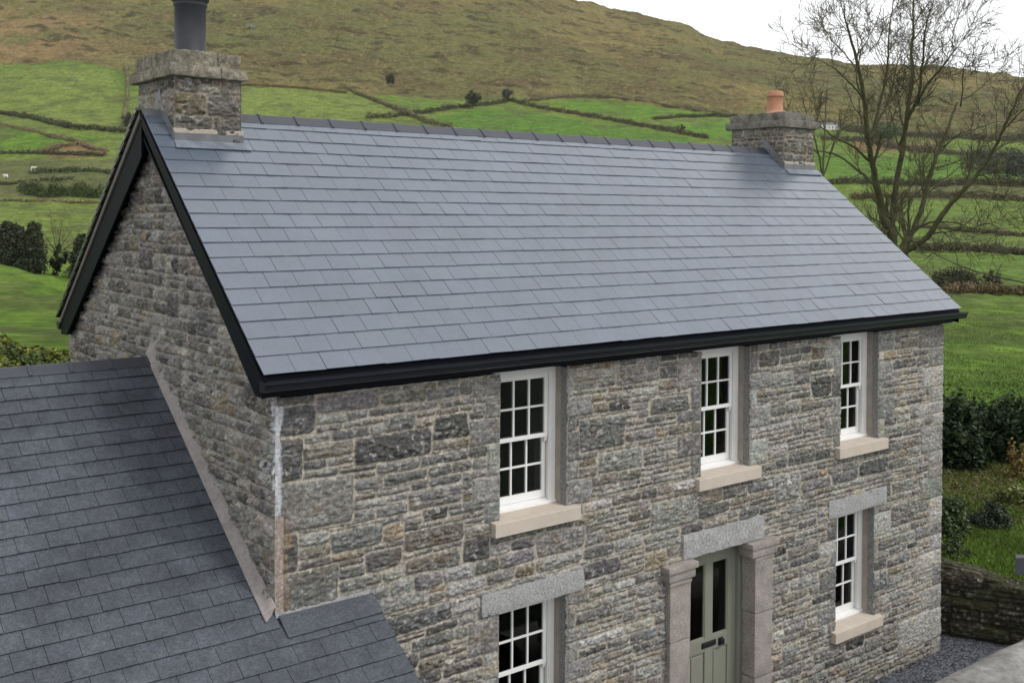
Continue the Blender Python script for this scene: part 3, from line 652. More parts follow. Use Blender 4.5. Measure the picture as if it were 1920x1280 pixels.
lathe("chimney_pot",10.76,cy,[(.22,8.33),(.18,8.39),(.142,8.425),(.134,8.435),(.132,8.655),(.134,8.658),(.146,8.665),(.149,8.685),(.146,8.70),(.136,8.75),(.128,8.765),(.10,8.765),(.10,8.5)],M['terracotta'],c2)['label']='short terracotta pot'
# flaunching under the pots, mortar kerb and lead at the foot of the stacks
for (xa,xb,ch,ml) in ((.03,.79,c1,1),(10.34,11.15,c2,0)):
    f=MB(); zf=zroof(Y0)
    f.box(xa-.015,xb+.015,Y0-.022,Y0+.05,zf+.09,zf+.145)
    f.build("mortar_fillet",M['mortar'],ch,.008)
    ld=MB()
    ld.box(xa-.012,xb+.012,Y0-.03,Y0-.018,zf-.04,zf+.09)
    if ml==0:
        # stepped side lead on the face towards the ridge
        ld.prism([(Y0-.03,zf-.03),(Y0-.03,zf+.10),(YR-.02,ZR+.19),(YR+.03,ZR+.21),(YR+.1,ZR+.12),(YR,ZR-.02)],'x',xa-.02,xa-.008)
        ld.prism([(Y0-.03,zf+.10),(Y0-.03,zf+.116),(YR-.02,ZR+.206),(YR-.02,ZR+.19)],'x',xa-.018,xa+.01)
    else:
        ld.prism([(Y0-.03,zf-.03),(Y0-.03,zf+.10),(YR-.08,ZR+.10),(YR-.02,ZR+.27),(YR+.14,ZR+.12),(YR+.1,ZR-.06)],'x',xa-.02,xa-.008)
    ld.build("lead_flashing",M['lead'],ch)
    ap=MB(); q=[]
    for hh in (.034,.039):
        for (xx,s_) in ((xa-.03,-.13),(xb+.06,-.13),(xb+.06,0),(xa-.02,0)):
            yy=Y0-.02+s_*ds[1]; q.append((xx,yy+nf[1]*hh,zroof(yy)+nf[2]*hh))
    ap.hexa(q); ap.build("lead_apron",M['lead_shiny'],ch)
# short ridge piece and verge cover left of the big stack
rp=MB(); ridge_run(rp,XL+.0,.03,.3,YR,ZR-.02,SL,.12); rp.build("verge_ridge",M['lead'],roof)

# ------------------------------------------------------------------ annex
annex=empty("annex",(-3,1,0),"low stone annex with weathered dark slate roof built against the gable end","building")
def ch_(o): o.parent=annex; o.matrix_parent_inverse=Matrix.Translation((3,-1,0)); return o
SA=.667; AZ=3.05; AY=2.95; aR=AZ+AY*SA
cs=math.hypot(1,SA); dsa=np.array([0,1/cs,SA/cs]); na=np.array([0,-SA/cs,1/cs])
ey=-2.15; ez=AZ+ey*SA; al=(AY-ey)*cs; XA0=-7.0
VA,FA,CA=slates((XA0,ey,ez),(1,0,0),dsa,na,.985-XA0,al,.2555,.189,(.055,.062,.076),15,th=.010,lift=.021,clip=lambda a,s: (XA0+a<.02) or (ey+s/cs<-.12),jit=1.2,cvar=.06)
# trim slates that would run into the house
keepv=VA.reshape(-1,8,3)
over=(keepv[:,:,1].max(1)>.0)
kv=keepv.copy(); ovm=over[:,None]&(kv[:,:,0]>-.004); kv[:,:,0]=np.where(ovm,-.004,kv[:,:,0])
# courses that pass in front of the front wall keep their full width but stop at the wall face
fr_=(keepv[:,:,0].max(1)>.1)&over
kv[fr_]=keepv[fr_]; 
sel=fr_[:,None]&(kv[:,:,1]>-.03)
dy=np.where(sel,kv[:,:,1]+.03,0); kv[:,:,1]-=dy; kv[:,:,2]-=dy*SA
VA=kv.reshape(-1,3)
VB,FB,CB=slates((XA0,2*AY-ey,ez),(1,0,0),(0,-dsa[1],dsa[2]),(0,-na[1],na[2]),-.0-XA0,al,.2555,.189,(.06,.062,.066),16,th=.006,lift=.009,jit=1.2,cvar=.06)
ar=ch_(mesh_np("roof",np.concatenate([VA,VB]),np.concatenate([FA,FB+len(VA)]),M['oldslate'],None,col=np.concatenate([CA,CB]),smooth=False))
dk=MB()
dk.prism([(ey+.02,ez-.006),(AY,aR-.006),(2*AY-ey-.02,ez-.006),(2*AY-ey-.02,ez-.05),(AY,aR-.05),(ey+.02,ez-.05)],'x',XA0+.02,-.03)
dk.prism([(ey+.02,ez-.006),(-.04,AZ-.03),(-.04,AZ-.08),(ey+.02,ez-.05)],'x',-.03,.965)
o=dk.build("roof_deck",M['trim'],None); o.parent=ar
rt=MB(); ridge_run(rt,XA0,-.005,.405,AY,aR,SA,.15); o=rt.build("ridge_tiles",M['ridge'],None,.004); o.parent=ar
aw=MB(); aw.box(XA0+.15,-.1,ey+.2,ey+.5,0,ez+.05); aw.box(-.1,.9,ey+.2,-.05,0,ez+.08); aw.box(XA0+.15,-.05,2*AY-ey-.5,2*AY-ey-.2,0,ez+.05)
aw.prism([(ey+.5,0),(2*AY-ey-.5,0),(2*AY-ey-.5,ez+.1),(AY,aR-.1),(ey+.5,ez+.1)],'x',XA0+.15,XA0+.4)
aw.prism([(ey+.25,ez+.05),(-.06,AZ-.12),(-.06,1),(ey+.25,1)],'x',.6,.9)
ch_(aw.build("wall",M['rear'],None))
# lead along the gable, both slopes, with its pointed top
NS=60; V=[];F=[]
ys=np.linspace(-.06,AY+.02,NS)
bulge=(fbm(ys/.5,ys*0,401,3)-.5)*.03
for i,y in enumerate(ys):
    zr_=AZ+y*SA; k=min(1,(AY+.02-y)/.25); up=.155+bulge[i]+.13*(1-k)**1.5
    for (xx,zz) in ((-.012,zr_+up),(-.030,zr_+up+.004),(-.060,zr_+.6*up),(-.100,zr_+.34*up),(-.118,zr_+.050),(-.06,zr_-.01)): V.append((xx,y,zz))
for i in range(NS-1):
    for j in range(5): F.append((i*6+j,(i+1)*6+j,(i+1)*6+j+1,i*6+j+1))
n0=len(V)
for i,y in enumerate(np.linspace(AY-.01,AY+1.2,12)):
    zr_=aR-(y-AY)*SA; up=.16+.12*max(0,1-(y-AY)/.3)
    for (xx,zz) in ((-.012,zr_+up),(-.03,zr_+up),(-.07,zr_+.4*up),(-.10,zr_+.02)): V.append((xx,y,zz))
for i in range(11):
    for j in range(3): b=n0+i*4; F.append((b+j,b+4+j,b+5+j,b+1+j))
ch_(mesh_np("lead_flashing",np.array(V),np.array(F),M['lead_old'],None))
# smooth cover strip where the annex roof passes the front wall, with a mortar line above
cv=MB(); q=[]
for hh in (.034,.044):
    for (xx,yy) in ((.02,-.21),(.985,-.20),(.985,-.012),(.02,-.012)): q.append((xx,yy+na[1]*hh,AZ+yy*SA+na[2]*hh))
cv.hexa(q); cv.c=[(.053,.060,.073)]*len(cv.c); ch_(cv.build("cover_flashing",M['oldslate'],None,.003,color=True))
mf=MB(); mf.prism([(-.03,AZ+.005),(.01,AZ-.02),(.01,AZ+.05),(-.006,AZ+.05)],'x',.0,.96); 
ch_(mf.build("mortar_fillet",material('white_mortar',(.33,.33,.325),.9,noise=((9,.5,1.25),),bump=((40,.01),)),None))

# ------------------------------------------------------------------ garden walls and the slab at the right edge
def path_wall(name,pts,thick,h0,h1,seed,mat_pal,label):
    pts=np.array(pts,float); seg=np.linalg.norm(np.diff(pts,axis=0),axis=1); S=np.r_[0,np.cumsum(seg)]; Lg=S[-1]
    u,v,h,c,I=stone_field(Lg,1.4,.02,seed,[],cell=(.05,.035),courses=(2,3,3,4),big=.05,wr=(1.5,4),mort=.006,rough=1.8,pal=PAL*mat_pal,mcol=(.03,.027,.018),depth=.04)
    moss=ss(.5,.65,fbm(u/.5,v/.3,501,4)); c=c*(1-.6*moss[:,None])+np.array([.045,.05,.016])*.6*moss[:,None]
    X=np.interp(u,S,pts[:,0]);Y=np.interp(u,S,pts[:,1]); e=.05
    tx=np.interp(np.clip(u+e,0,Lg),S,pts[:,0])-np.interp(np.clip(u-e,0,Lg),S,pts[:,0]); ty=np.interp(np.clip(u+e,0,Lg),S,pts[:,1])-np.interp(np.clip(u-e,0,Lg),S,pts[:,1])
    ln=np.hypot(tx,ty); nx,ny=ty/ln,-tx/ln                # outward = left of travel... points to the gravel side
    top=np.interp(u,[0,Lg],[h0,h1])+(fbm(u/.25,u*0,511,3)-.5)*.08
    zz=np.minimum(v,top)
    over=np.clip(v-top,0,thick)                             # what is left of the panel folds over as the wall top
    hh=h*np.where(over>0,.6,1)
    Pn=np.c_[X+nx*(hh)-nx*over,Y+ny*hh-ny*over,zz+np.where(over>0,hh*.8+.03*np.sin(over/thick*3.1),0)]
    return tag(mesh_np(name,Pn,grid_faces(I),M['stone'],None,col=c),label,"wall")
path_wall("garden_wall",WALLPATH,.36,1.36,.74,610,np.array([.30,.28,.22]),"dark mossy dry stone retaining wall holding up the lawn beside the gravel")
cw=MB(); n=9
prof=[(-2.34,0.0),(-2.34,.83)]+[(-1.99-.35*math.cos(math.pi*k/n),.84+.21*math.sin(math.pi*k/n)) for k in range(n+1)]+[(-1.64,0.0)]
nseg=60; V=[];F=[]
for i,x in enumerate(np.linspace(4.5,14,nseg*3)):
    for j,(y,z) in enumerate(prof):
        w=.02*(float(fbm(np.array([x*2.]),np.array([j*.7]),521,3)[0])-.5)*2 if z>.3 else 0
        V.append((x,y+w*.6,z+w))
m=len(prof)
for i in range(nseg*3-1):
    for j in range(m-1): F.append((i*m+j,i*m+j+1,(i+1)*m+j+1,(i+1)*m+j))
o=mesh_np("coped_wall",np.array(V),np.array(F)[:,::-1],M['cope']); tag(o,"pale weathered wall with rounded cement coping along the gravel in front of the house","wall")
sh=empty("shelter",(0,0,0),"dark grey flat slab corner of a shelter poking in at the right edge","shelter")
a=at(1904,1044,11.5)
s=MB(); ex=np.array([RT[0],RT[1],0])*1.0; ex/=np.linalg.norm(ex); ey_=ray(1904,1044)*np.array([1,1,0]); ey_/=np.linalg.norm(ey_)
def ob(mb,o,dx,dy,dz,off=(0,0,0)):
    o=np.array(o)+ex*off[0]+ey_*off[1]+np.array([0,0,off[2]])
    q=[o+ex*i*dx+ey_*j*dy+np.array([0,0,k*dz]) for k in (0,1) for (i,j) in ((0,0),(1,0),(1,1),(0,1))]
    mb.hexa(q)
ob(s,a,1.8,.12,.185,(0,0,-.19)); s.build("roof_slab",material('slab_grey',(.05,.053,.06),.5,noise=((12,.85,1.15),)),sh,.006)
s=MB(); ob(s,a,.1,.1,a[2]-.215,(.9,.12,-a[2])); s.build("post",M['trim'],sh)

# ------------------------------------------------------------------ vegetation
def leaf_quads(P,size,r,flat=.4,asp=.55):
    n=len(P); d=r.normal(size=(n,3)); d/=np.linalg.norm(d,axis=1,keepdims=True); d[:,2]*=flat+.2
    d/=np.linalg.norm(d,axis=1,keepdims=True)
    e=np.cross(d,r.normal(size=(n,3))); e/=np.linalg.norm(e,axis=1,keepdims=True)
    s=(size*r.uniform(.6,1.4,n))[:,None]
    V=np.stack([P-d*s,P+e*s*asp,P+d*s,P-e*s*asp],1).reshape(-1,3)
    return V,np.arange(4*n).reshape(n,4)
def clump_points(n,cen,rad,r,shell=.5):
    """points in a lumpy volume made of sub-clumps"""
    cen=np.array(cen);rad=np.array(rad); k=max(7,n//150)
    q=r.normal(size=(k,3)); q/=np.linalg.norm(q,axis=1,keepdims=True); q*=(r.uniform(shell,1,(k,1)))**.6*.8
    q[:,2]=np.where(q[:,2]<-.75,-.75,q[:,2])
    i=r.integers(k,size=n); q*=r.uniform(.6,1.35,(k,1)); p=q[i]+r.normal(size=(n,3))*.15*r.uniform(.4,1.3,(k,1))[i]
    br=r.uniform(.65,1.35,k)[i]
    return cen+p*rad,br
def foliage(name,cen,rad,n,size,color,r,parent=None,var=.25,shell=.5):
    P,br=clump_points(n,cen,rad,r,shell)
    V,F=leaf_quads(P,size,r)
    c=np.array(color)*(br*r.uniform(1-var,1+var,n))[:,None]*(1+r.normal(0,.08,(n,3)))
    return mesh_np(name,V,F,M['leaf'],parent,col=np.clip(np.repeat(c,4,0),.003,1),smooth=False)
class Tubes:
    def __init__(s): s.V=[];s.F=[];s.C=[];s.n=0
    def tube(s,P,Rr,k,c):
        P=np.asarray(P,float); n=len(P); T=np.gradient(P,axis=0); T/=np.linalg.norm(T,axis=1,keepdims=True)+1e-9
        ref=np.array([.3,.2,.93]) if abs(T[0,2])<.9 else np.array([1.,.1,0])
        A=np.cross(T,ref); A/=np.linalg.norm(A,axis=1,keepdims=True)+1e-9; B=np.cross(T,A)
        th=np.arange(k)*2*math.pi/k
        ring=P[:,None]+np.asarray(Rr)[:,None,None]*(A[:,None]*np.cos(th)[None,:,None]+B[:,None]*np.sin(th)[None,:,None])
        s.V.append(ring.reshape(-1,3)); I=np.arange(n*k).reshape(n,k)+s.n
        f=np.stack([I[:-1],np.roll(I[:-1],-1,1),np.roll(I[1:],-1,1),I[1:]],-1).reshape(-1,4); s.F.append(f)
        s.C.append(np.tile(np.array(c),(n*k,1))*(.8+.4*np.random.default_rng(s.n%9973).random((n*k,1)))); s.n+=n*k
    def build(s,name,parent=None,mat='bark'):
        return mesh_np(name,np.concatenate(s.V),np.concatenate(s.F),M[mat],parent,col=np.concatenate(s.C))
def smooth_path(P,m):
    P=np.asarray(P,float); n=len(P); t=np.linspace(0,n-1,m); o=np.zeros((m,P.shape[1]))
    for a in range(m):
        i=min(int(t[a]),n-2); f=t[a]-i; p0=P[max(i-1,0)];p1=P[i];p2=P[i+1];p3=P[min(i+2,n-1)]
        o[a]=.5*((2*p1)+(-p0+p2)*f+(2*p0-5*p1+4*p2-p3)*f*f+(-p0+3*p1-3*p2+p3)*f**3)
    return o
BARK=(.075,.076,.036); TWIG=(.112,.104,.066)
def grow(tb,p,d,length,r0,lvl,r,up=.25,tw=TWIG,spread=.75,nmul=1.0):
    n=max(4,int(length/.22)) if lvl<3 else 4
    pts=[p];d=d/np.linalg.norm(d); sp=length/n
    for i in range(n):
        d=d+r.normal(0,.16,3)+np.array([0,0,up*.25]); d/=np.linalg.norm(d); pts.append(pts[-1]+d*sp)
    pts=np.array(pts); rad=np.linspace(r0,max(r0*.35,.0055),n+1)
    tb.tube(pts,rad,4 if r0>.02 else 3,tw)
    if lvl>=3: return
    nb=int(length*(4.6 if lvl<2 else 8.0)*nmul)+1
    for k in range(nb):
        s=r.uniform(.15,1.0); i=min(int(s*n),n-1); q=pts[i]+(pts[i+1]-pts[i])*(s*n-i)
        ax=pts[i+1]-pts[i]; ax/=np.linalg.norm(ax); o=np.cross(ax,r.normal(size=3)); o/=np.linalg.norm(o)
        dd=ax*(1-.35*spread)+o*spread*r.uniform(.6,1.1)
        grow(tb,q,dd,length*r.uniform(.28,.55)*(1.1-.5*s)+.12,max(rad[i]*.5,.007),lvl+1,r,up,tw,spread,nmul)
def limb_tree(name,label,limbs,t0,base,seed,blen=2.0,nm=1.0,tdepth=1.6,lvl0=0,group=None,dens=2.1):
    r=np.random.default_rng(seed); gz=base[2]
    root=empty(name,base,label,"tree",group); inv=Matrix.Translation(Vector(base)).inverted()
    tk=Tubes(); tb=Tubes(); done=[]
    for (px,r0,r1,dz) in limbs:
        px=np.array(px,float); m=len(px)*7; q=smooth_path(px,m)
        d0=t0                                           # a fork starts at the depth of the limb it leaves
        if done:
            A_=np.concatenate(done); j=np.argmin(np.hypot(A_[:,0]-q[0,0],A_[:,1]-q[0,1]))
            if np.hypot(A_[j,0]-q[0,0],A_[j,1]-q[0,1])<25: d0=A_[j,2]
        dep=d0+(dz-(d0-t0)/tdepth*.5)*tdepth*np.linspace(0,1,m)
        done.append(np.c_[q,dep])
        P=np.array([at(a,b,c) for (a,b),c in zip(q,dep)])
        P+=np.cumsum(r.normal(0,.010,P.shape),0)
        rad=np.linspace(r0*.5,max(r1*.6,.008),m)
        tk.tube(P,rad,8 if r0>.08 else 6,BARK)
        ln=np.linalg.norm(np.diff(P,axis=0),axis=1).sum()
        nb=int(ln*dens)
        for k in range(nb):
            s=r.uniform(.12,1.0)**.8; i=min(int(s*(m-1)),m-2); ax=P[i+1]-P[i]; ax/=np.linalg.norm(ax)
            o=np.cross(ax,r.normal(size=3)); o/=np.linalg.norm(o); dd=ax*.75+o*r.uniform(.5,.95)+np.array([0,0,.15])
            grow(tb,P[i],dd,blen*r.uniform(.5,1.15)*(1.15-.55*s),max(min(rad[i]*.45,.035),.010),1+lvl0,r,nmul=nm)
        if r1<.045: grow(tb,P[-1],P[-1]-P[-3],blen*.8,rad[-1],1+lvl0,r,nmul=nm)
    for tt_,nm_ in ((tk,"trunk"),(tb,"crown")):
        o=tt_.build(nm_); o.parent=root; o.matrix_parent_inverse=inv
    return root
T1=31.
bA=at(1672,520,T1); bA=np.array([bA[0],bA[1],zat(bA[0],bA[1])-.1]); xbA=1675
ybA=427+(6.65-bA[2])/T1*FPX
limbsA=[([(1680,ybA),(1674,470),(1664,430),(1651,387)],.30,.22,0),
 ([(1651,387),(1640,330),(1630,272),(1621,181),(1605,106),(1590,50),(1582,15)],.21,.02,-1),
 ([(1632,285),(1640,240),(1652,190),(1664,110),(1668,40),(1672,-10)],.12,.016,.6),
 ([(1630,260),(1645,225),(1662,190),(1678,120),(1700,80)],.08,.014,1.4),
 ([(1668,440),(1674,387),(1688,287),(1707,169),(1712,100),(1713,18),(1716,-30)],.22,.018,.5),
 ([(1690,270),(1708,220),(1724,181),(1736,121),(1742,60),(1757,5)],.13,.016,-1.2),
 ([(1720,195),(1740,160),(1772,120),(1812,60)],.07,.012,-1.5),
 ([(1640,349),(1612,323),(1570,295),(1530,285)],.09,.03,1),
 ([(1630,302),(1603,276),(1570,260),(1539,238),(1512,225)],.08,.02,-1),
 ([(1621,190),(1590,150),(1560,125),(1530,108)],.06,.012,-1.8),
 ([(1612,140),(1590,110),(1560,80),(1545,55)],.05,.012,.9),
 ([(1688,287),(1670,230),(1655,185),(1640,160)],.05,.014,1.7),
 ([(1736,121),(1760,95),(1790,70),(1800,35)],.045,.012,.7),
 ([(1605,106),(1625,70),(1640,40),(1648,10)],.04,.012,1.3)]
limb_tree("ash_tree","tall leafless tree with two mossy trunks rising behind the right chimney",limbsA,T1,tuple(bA),21,blen=1.9,nm=.95)
T2=29.
bB=at(1704,520,T2); bB=np.array([bB[0],bB[1],zat(bB[0],bB[1])-.1]); ybB=427+(6.65-bB[2])/T2*FPX
limbsB=[([(1695,ybB),(1692,500),(1696,465),(1704,447)],.26,.19,0),
 ([(1704,447),(1725,403),(1737,368),(1755,314),(1769,274),(1781,244),(1795,211),(1807,185)],.15,.05,.7),
 ([(1807,185),(1830,168),(1860,140),(1905,100)],.05,.012,.9),([(1800,200),(1806,160),(1812,120),(1822,95)],.045,.012,-.4),
 ([(1698,470),(1734,447),(1760,408),(1793,368),(1828,328),(1858,288),(1875,253),(1896,208),(1917,164),(1945,110)],.17,.02,-1),
 ([(1875,253),(1905,225),(1940,190),(1975,160)],.05,.014,-1.4),([(1858,288),(1890,270),(1925,262)],.045,.014,.6),
 ([(1704,447),(1704,419),(1706,375),(1722,354),(1737,333),(1745,310)],.08,.016,.3),
 ([(1706,380),(1704,350),(1702,320),(1706,300)],.035,.012,.9),
 ([(1715,433),(1748,415),(1793,417),(1828,429),(1851,417),(1887,429)],.06,.014,-.6),
 ([(1740,440),(1770,432),(1800,423),(1830,420)],.045,.012,-1.1),
 ([(1793,368),(1820,358),(1850,355),(1885,362)],.045,.012,.7),([(1828,328),(1850,330),(1880,345),(1925,340)],.045,.012,-.7),
 ([(1755,314),(1790,300),(1820,290),(1850,285)],.045,.012,.9),([(1769,274),(1800,255),(1840,240),(1870,232)],.04,.012,-.4),
 ([(1760,430),(1775,445),(1790,475),(1800,505)],.03,.012,-.3),([(1808,350),(1830,372),(1838,395)],.025,.012,-.3)]
limb_tree("ash_tree","leaning leafless tree with several stems spreading low to the right of the roof",limbsB,T2,tuple(bB),22,blen=1.5,nm=.9)
# hazy twiggy tree further behind the chimney
T3=58.
b3=at(1545,440,T3); b3=np.array([b3[0],b3[1],zat(b3[0],b3[1])-.1]); yb3=427+(6.65-b3[2])/T3*FPX
limbs3=[([(1548,yb3),(1545,400),(1542,330)],.20,.14,0),([(1542,330),(1530,270),(1512,210),(1500,165)],.12,.02,-1),([(1542,330),(1545,260),(1548,200),(1550,150)],.12,.02,.6),
 ([(1542,335),(1562,270),(1585,215),(1600,170)],.1,.02,1),([(1535,290),(1505,255),(1485,225),(1470,195)],.07,.02,.3),([(1555,290),(1575,250),(1600,235)],.06,.02,-.6),([(1546,240),(1530,190),(1520,140)],.05,.02,.8)]
limb_tree("bare_tree","brownish twiggy leafless tree standing farther off just right of the chimney pot",limbs3,T3,tuple(b3),23,blen=2.0,nm=.45,dens=.9)
# bare tree by the left hedge line, ivy-clad trunk
T4=120.
def small_bare(x,ybase,ytop,t,label,seed,group=None):
    b=terrain_pt(np.array([float(x)]),np.array([t]))[0]; h=(ybase-ytop)
    yb=640+SHY+ (CAM[2]-b[2])/t*FPX - 0
    yb=y_img(np.array([float(x)]),np.array([t]))[0]
    lim=[([(x,yb+2),(x-1,yb-h*.25),(x-1,yb-h*.42)],.28,.2,0)]
    for k,(dx,dy) in enumerate(((-.30,.85),(-.12,1.0),(.08,.98),(.28,.86),(.36,.68),(-.38,.66))):
        lim.append(([(x-1,yb-h*.4),(x+dx*h*.45,yb-h*(.4+.35*(dy-.4)*1.4)),(x+dx*h,yb-h*dy)],.13,.03,[-1,1][k%2]))
    return limb_tree("bare_tree",label,lim,t,tuple(b),seed,blen=2.4,nm=.55,group=group,dens=1.6)
bt=small_bare(108,516,418,T4,"leafless round-crowned tree with ivy round its trunk beyond the green bank",31)
b=terrain_pt(np.array([106.]),np.array([T4]))[0]
o=foliage("ivy",(0,0,1.6),(1.0,.9,1.7),1500,.16,(.02,.03,.012),np.random.default_rng(4),None); o.parent=bt
# dark ivy-clad evergreens left of it
def evergreen(x,t,hpx,wpx,label,seed,color=(.040,.050,.024),lump=(),n=11000,size=.14,cat="tree"):
    r=np.random.default_rng(seed); b=terrain_pt(np.array([float(x)]),np.array([float(t)]))[0]
    h=hpx/FPX*t; w=wpx/FPX*t
    root=empty("evergreen_tree",tuple(b),label,cat,"evergreens beyond the green bank")
    tk=Tubes(); tk.tube([(0,0,-.2),(0.05,0,h*.4),(0,.05,h*.85)],[h*.035,h*.025,h*.01],7,BARK); tk.build("trunk",root)
    Ps=[];Bs=[]
    for k in range(7):
        f=(k+.5)/7; rr=w/2*(1.15-.55*max(0,f-.45)/.55)*r.uniform(.75,1.3)
        m_=n//7; q_=r.normal(size=(m_,3)); q_/=np.linalg.norm(q_,axis=1,keepdims=True); q_*=r.uniform(.2,1,(m_,1))**.5*(.45+1.1*fbm(q_[:,0]*2.2+k*3,q_[:,1]*2.2+q_[:,2]*2,711,3))[:,None]*1.15; p=np.array((r.normal(0,w*.05),r.normal(0,w*.05),h*(.08+.80*f)))+q_*np.array((rr,rr,h*.14)); bq=.6+.8*fbm(p[:,0]/(w*.12)+9*k,p[:,2]/(h*.06)+p[:,1]/(w*.12),701,2); Ps.append(p);Bs.append(bq)
    P_=np.concatenate(Ps);B_=np.concatenate(Bs); V,F=leaf_quads(P_,size,r,flat=1.0)
    c=np.array(color)*(B_*r.uniform(.75,1.25,len(P_)))[:,None]
    mesh_np("crown",V,F,M['leaf'],root,col=np.repeat(c,4,0),smooth=False)
    return root
evergreen(18,120,100,46,"broad dark evergreen tree at the left edge beyond the bank",41)
evergreen(60,119,102,34,"slim upright dark evergreen tree with two broad ones to its left",42)
evergreen(34,124,88,30,"dark evergreen tree half hidden between its two taller neighbours",46)
evergreen(156,118,85,40,"dark bushy evergreen tree next to the gable roof edge",43)

# hedges: each one a strip of leaf clumps following the ground
def hedge(pts,h,t_rng,n,size,color,label,seed,width=1.5,name="hedge",flat=.5,rag=.22):
    r=np.random.default_rng(seed); G=[]
    if pts[-1][0]>=1925: pts=pts+[(2400,pts[-1][1]+6)]; n*=2
    if pts[0][0]<=0: pts=[(-420,pts[0][1]-4)]+pts; n=int(n*1.8)
    for (x,y) in pts:
        p,_=ground_at(x,y,*t_rng); G.append(p)
    G=np.array(G); sg=np.r_[0,np.cumsum(np.linalg.norm(np.diff(G,axis=0),axis=1))]; Lg=sg[-1]
    k=max(6,int(Lg/(h*.38))); n=int(n*2.0); size=size*.6; color=np.array(color)*2.6; h=h*.8; s=(np.arange(k)+r.uniform(-.4,.4,k))/k*Lg; s=np.clip(s,0,Lg)
    cen=np.stack([np.interp(s,sg,G[:,j]) for j in range(3)],1); hh=h*np.clip(1+r.normal(0,rag,k),.35,1.9); cb=r.uniform(.82,1.18,k)
    i=r.integers(k,size=n); q=r.normal(size=(n,3)); q/=np.linalg.norm(q,axis=1,keepdims=True); q*=r.uniform(.35,1,(n,1))
    P=cen[i]+q*np.c_[np.full(n,h*.8),np.full(n,width*.5),hh[i]*.5]; 
    along=(G[-1]-G[0]); along[2]=0; along/=np.linalg.norm(along)+1e-9; nx=np.array([-along[1],along[0],0])
    P=cen[i]+along*(q[:,:1]*h*.9)+nx*(q[:,1:2]*width*.5)+np.c_[np.zeros(n),np.zeros(n),(q[:,2]*.5+.42)*hh[i]]
    V,F=leaf_quads(P,size,r,flat); c=np.array(color)*(cb[i]*r.uniform(.65,1.35,n))[:,None]*(1+r.normal(0,.07,(n,3)))
    org=G[len(G)//2]
    o=mesh_np(name,V-org,F,M['leaf'],None,col=np.clip(np.repeat(c,4,0),.003,1),smooth=False); o.location=org
    return tag(o,label,"hedge","hedges between the fields")
DK=(.036,.038,.018); BR=(.085,.066,.036); GN=(.042,.055,.02)
far=(100.,1000.)
HG=[([(-60,212),(0,215),(60,224),(130,241),(190,246),(248,250)],3.2,far,5000,.55,DK,"dark hedge below the pale field at the left, left of the chimney"),
 ([(0,236),(60,248),(120,262),(165,272)],2.0,far,1800,.45,BR,"thin brown hedge slanting across the left fields toward the bracken hummock"),
 ([(-60,291),(40,289),(120,290),(200,293)],2.0,far,2600,.42,DK,"low dark hedge just under the bracken hummock on the left"),
 ([(70,288),(110,276),(150,273),(200,286)],1.6,far,2200,.45,BR,"brown scrubby hummock among the left fields"),
 ([(60,325),(120,322),(200,326),(250,330)],2.2,far,2600,.4,GN,"greenish hedge behind the two sheep"),
 ([(-60,350),(20,347),(80,340),(140,338)],1.6,far,2200,.36,DK,"low dark hedge in front of the two sheep"),
 ([(48,366),(90,368),(140,370),(195,374)],4.4,far,5000,.42,GN,"thick tall hedge clump at the head of the pale meadow on the left"),
 ([(-60,378),(40,378),(120,380),(200,382)],1.0,far,2200,.3,BR,"thin brown hedge along the top of the pale meadow behind the evergreens"),
 ([(236,128),(240,160),(238,200),(232,238)],4.0,far,4500,.5,(.082,.070,.045),"leafless brown hedgerow climbing the slope left of the big chimney"),
 ([(640,166),(672,178),(720,198),(770,218),(800,232),(850,242)],3.6,far,5000,.5,(.07,.06,.032),"brown hedge running diagonally down to the ridge at mid slope"),
 ([(690,222),(740,220),(790,214),(850,204),(930,196),(955,190)],3.4,far,5000,.5,DK,"dark hedge under the two round trees on the slope"),
 ([(958,190),(1010,204),(1080,216),(1150,228),(1230,243),(1330,262)],3.6,far,6500,.5,(.055,.045,.026),"long dark hedge bordering the bright fields, sloping down to the ridge"),
 ([(975,192),(1050,184),(1120,182),(1210,194),(1340,214),(1420,228)],3.0,far,6000,.5,(.075,.065,.036),"olive hedge along the top of the upper bright field"),
 ([(1225,226),(1280,221),(1340,219),(1400,222)],3.0,far,3000,.5,DK,"short hedge between two bright fields left of the right chimney"),
 ([(455,160),(540,165),(600,170),(650,176)],2.4,far,2600,.45,(.085,.06,.034),"brown bracken edge above the pale field right of the big chimney"),
 ([(1500,238),(1570,243),(1650,255),(1760,262),(1930,266)],5.5,far,7000,.62,(.058,.055,.034),"tall hazy hedge at the foot of the moor behind the tall tree"),
 ([(1540,262),(1620,266),(1700,284),(1800,292),(1930,300)],4.5,far,5500,.55,(.062,.052,.034),"brown hedge below the small white farmhouse"),
 ([(1550,346),(1640,346),(1740,350),(1830,346),(1930,350)],3.6,far,6000,.45,(.045,.04,.022),"dark hedge across the fields seen through the leaning stems"),
 ([(1600,374),(1700,372),(1800,370),(1930,378)],3.0,far,5500,.4,(.06,.047,.028),"second dark hedge down the fields seen through the leaning stems"),
 ([(1730,430),(1800,434),(1870,440),(1930,446)],1.7,far,4500,.3,(.05,.04,.024),"low brown hedge crossing behind the drooping branches"),
 ([(1720,472),(1790,470),(1850,474),(1930,480)],2.3,far,5500,.28,(.04,.035,.02),"dark hedge above the thin cable on the right"),
 ([(1780,552),(1830,550),(1880,553),(1935,556)],1.6,(60.,200.),4000,.2,(.06,.045,.022),"brown hedge bottom at the far side of the near green field"),
 ([(1772,545),(1800,545),(1822,546)],3.0,(60.,200.),3200,.2,(.026,.026,.014),"dark scrub clump at the far side of the near green field")]
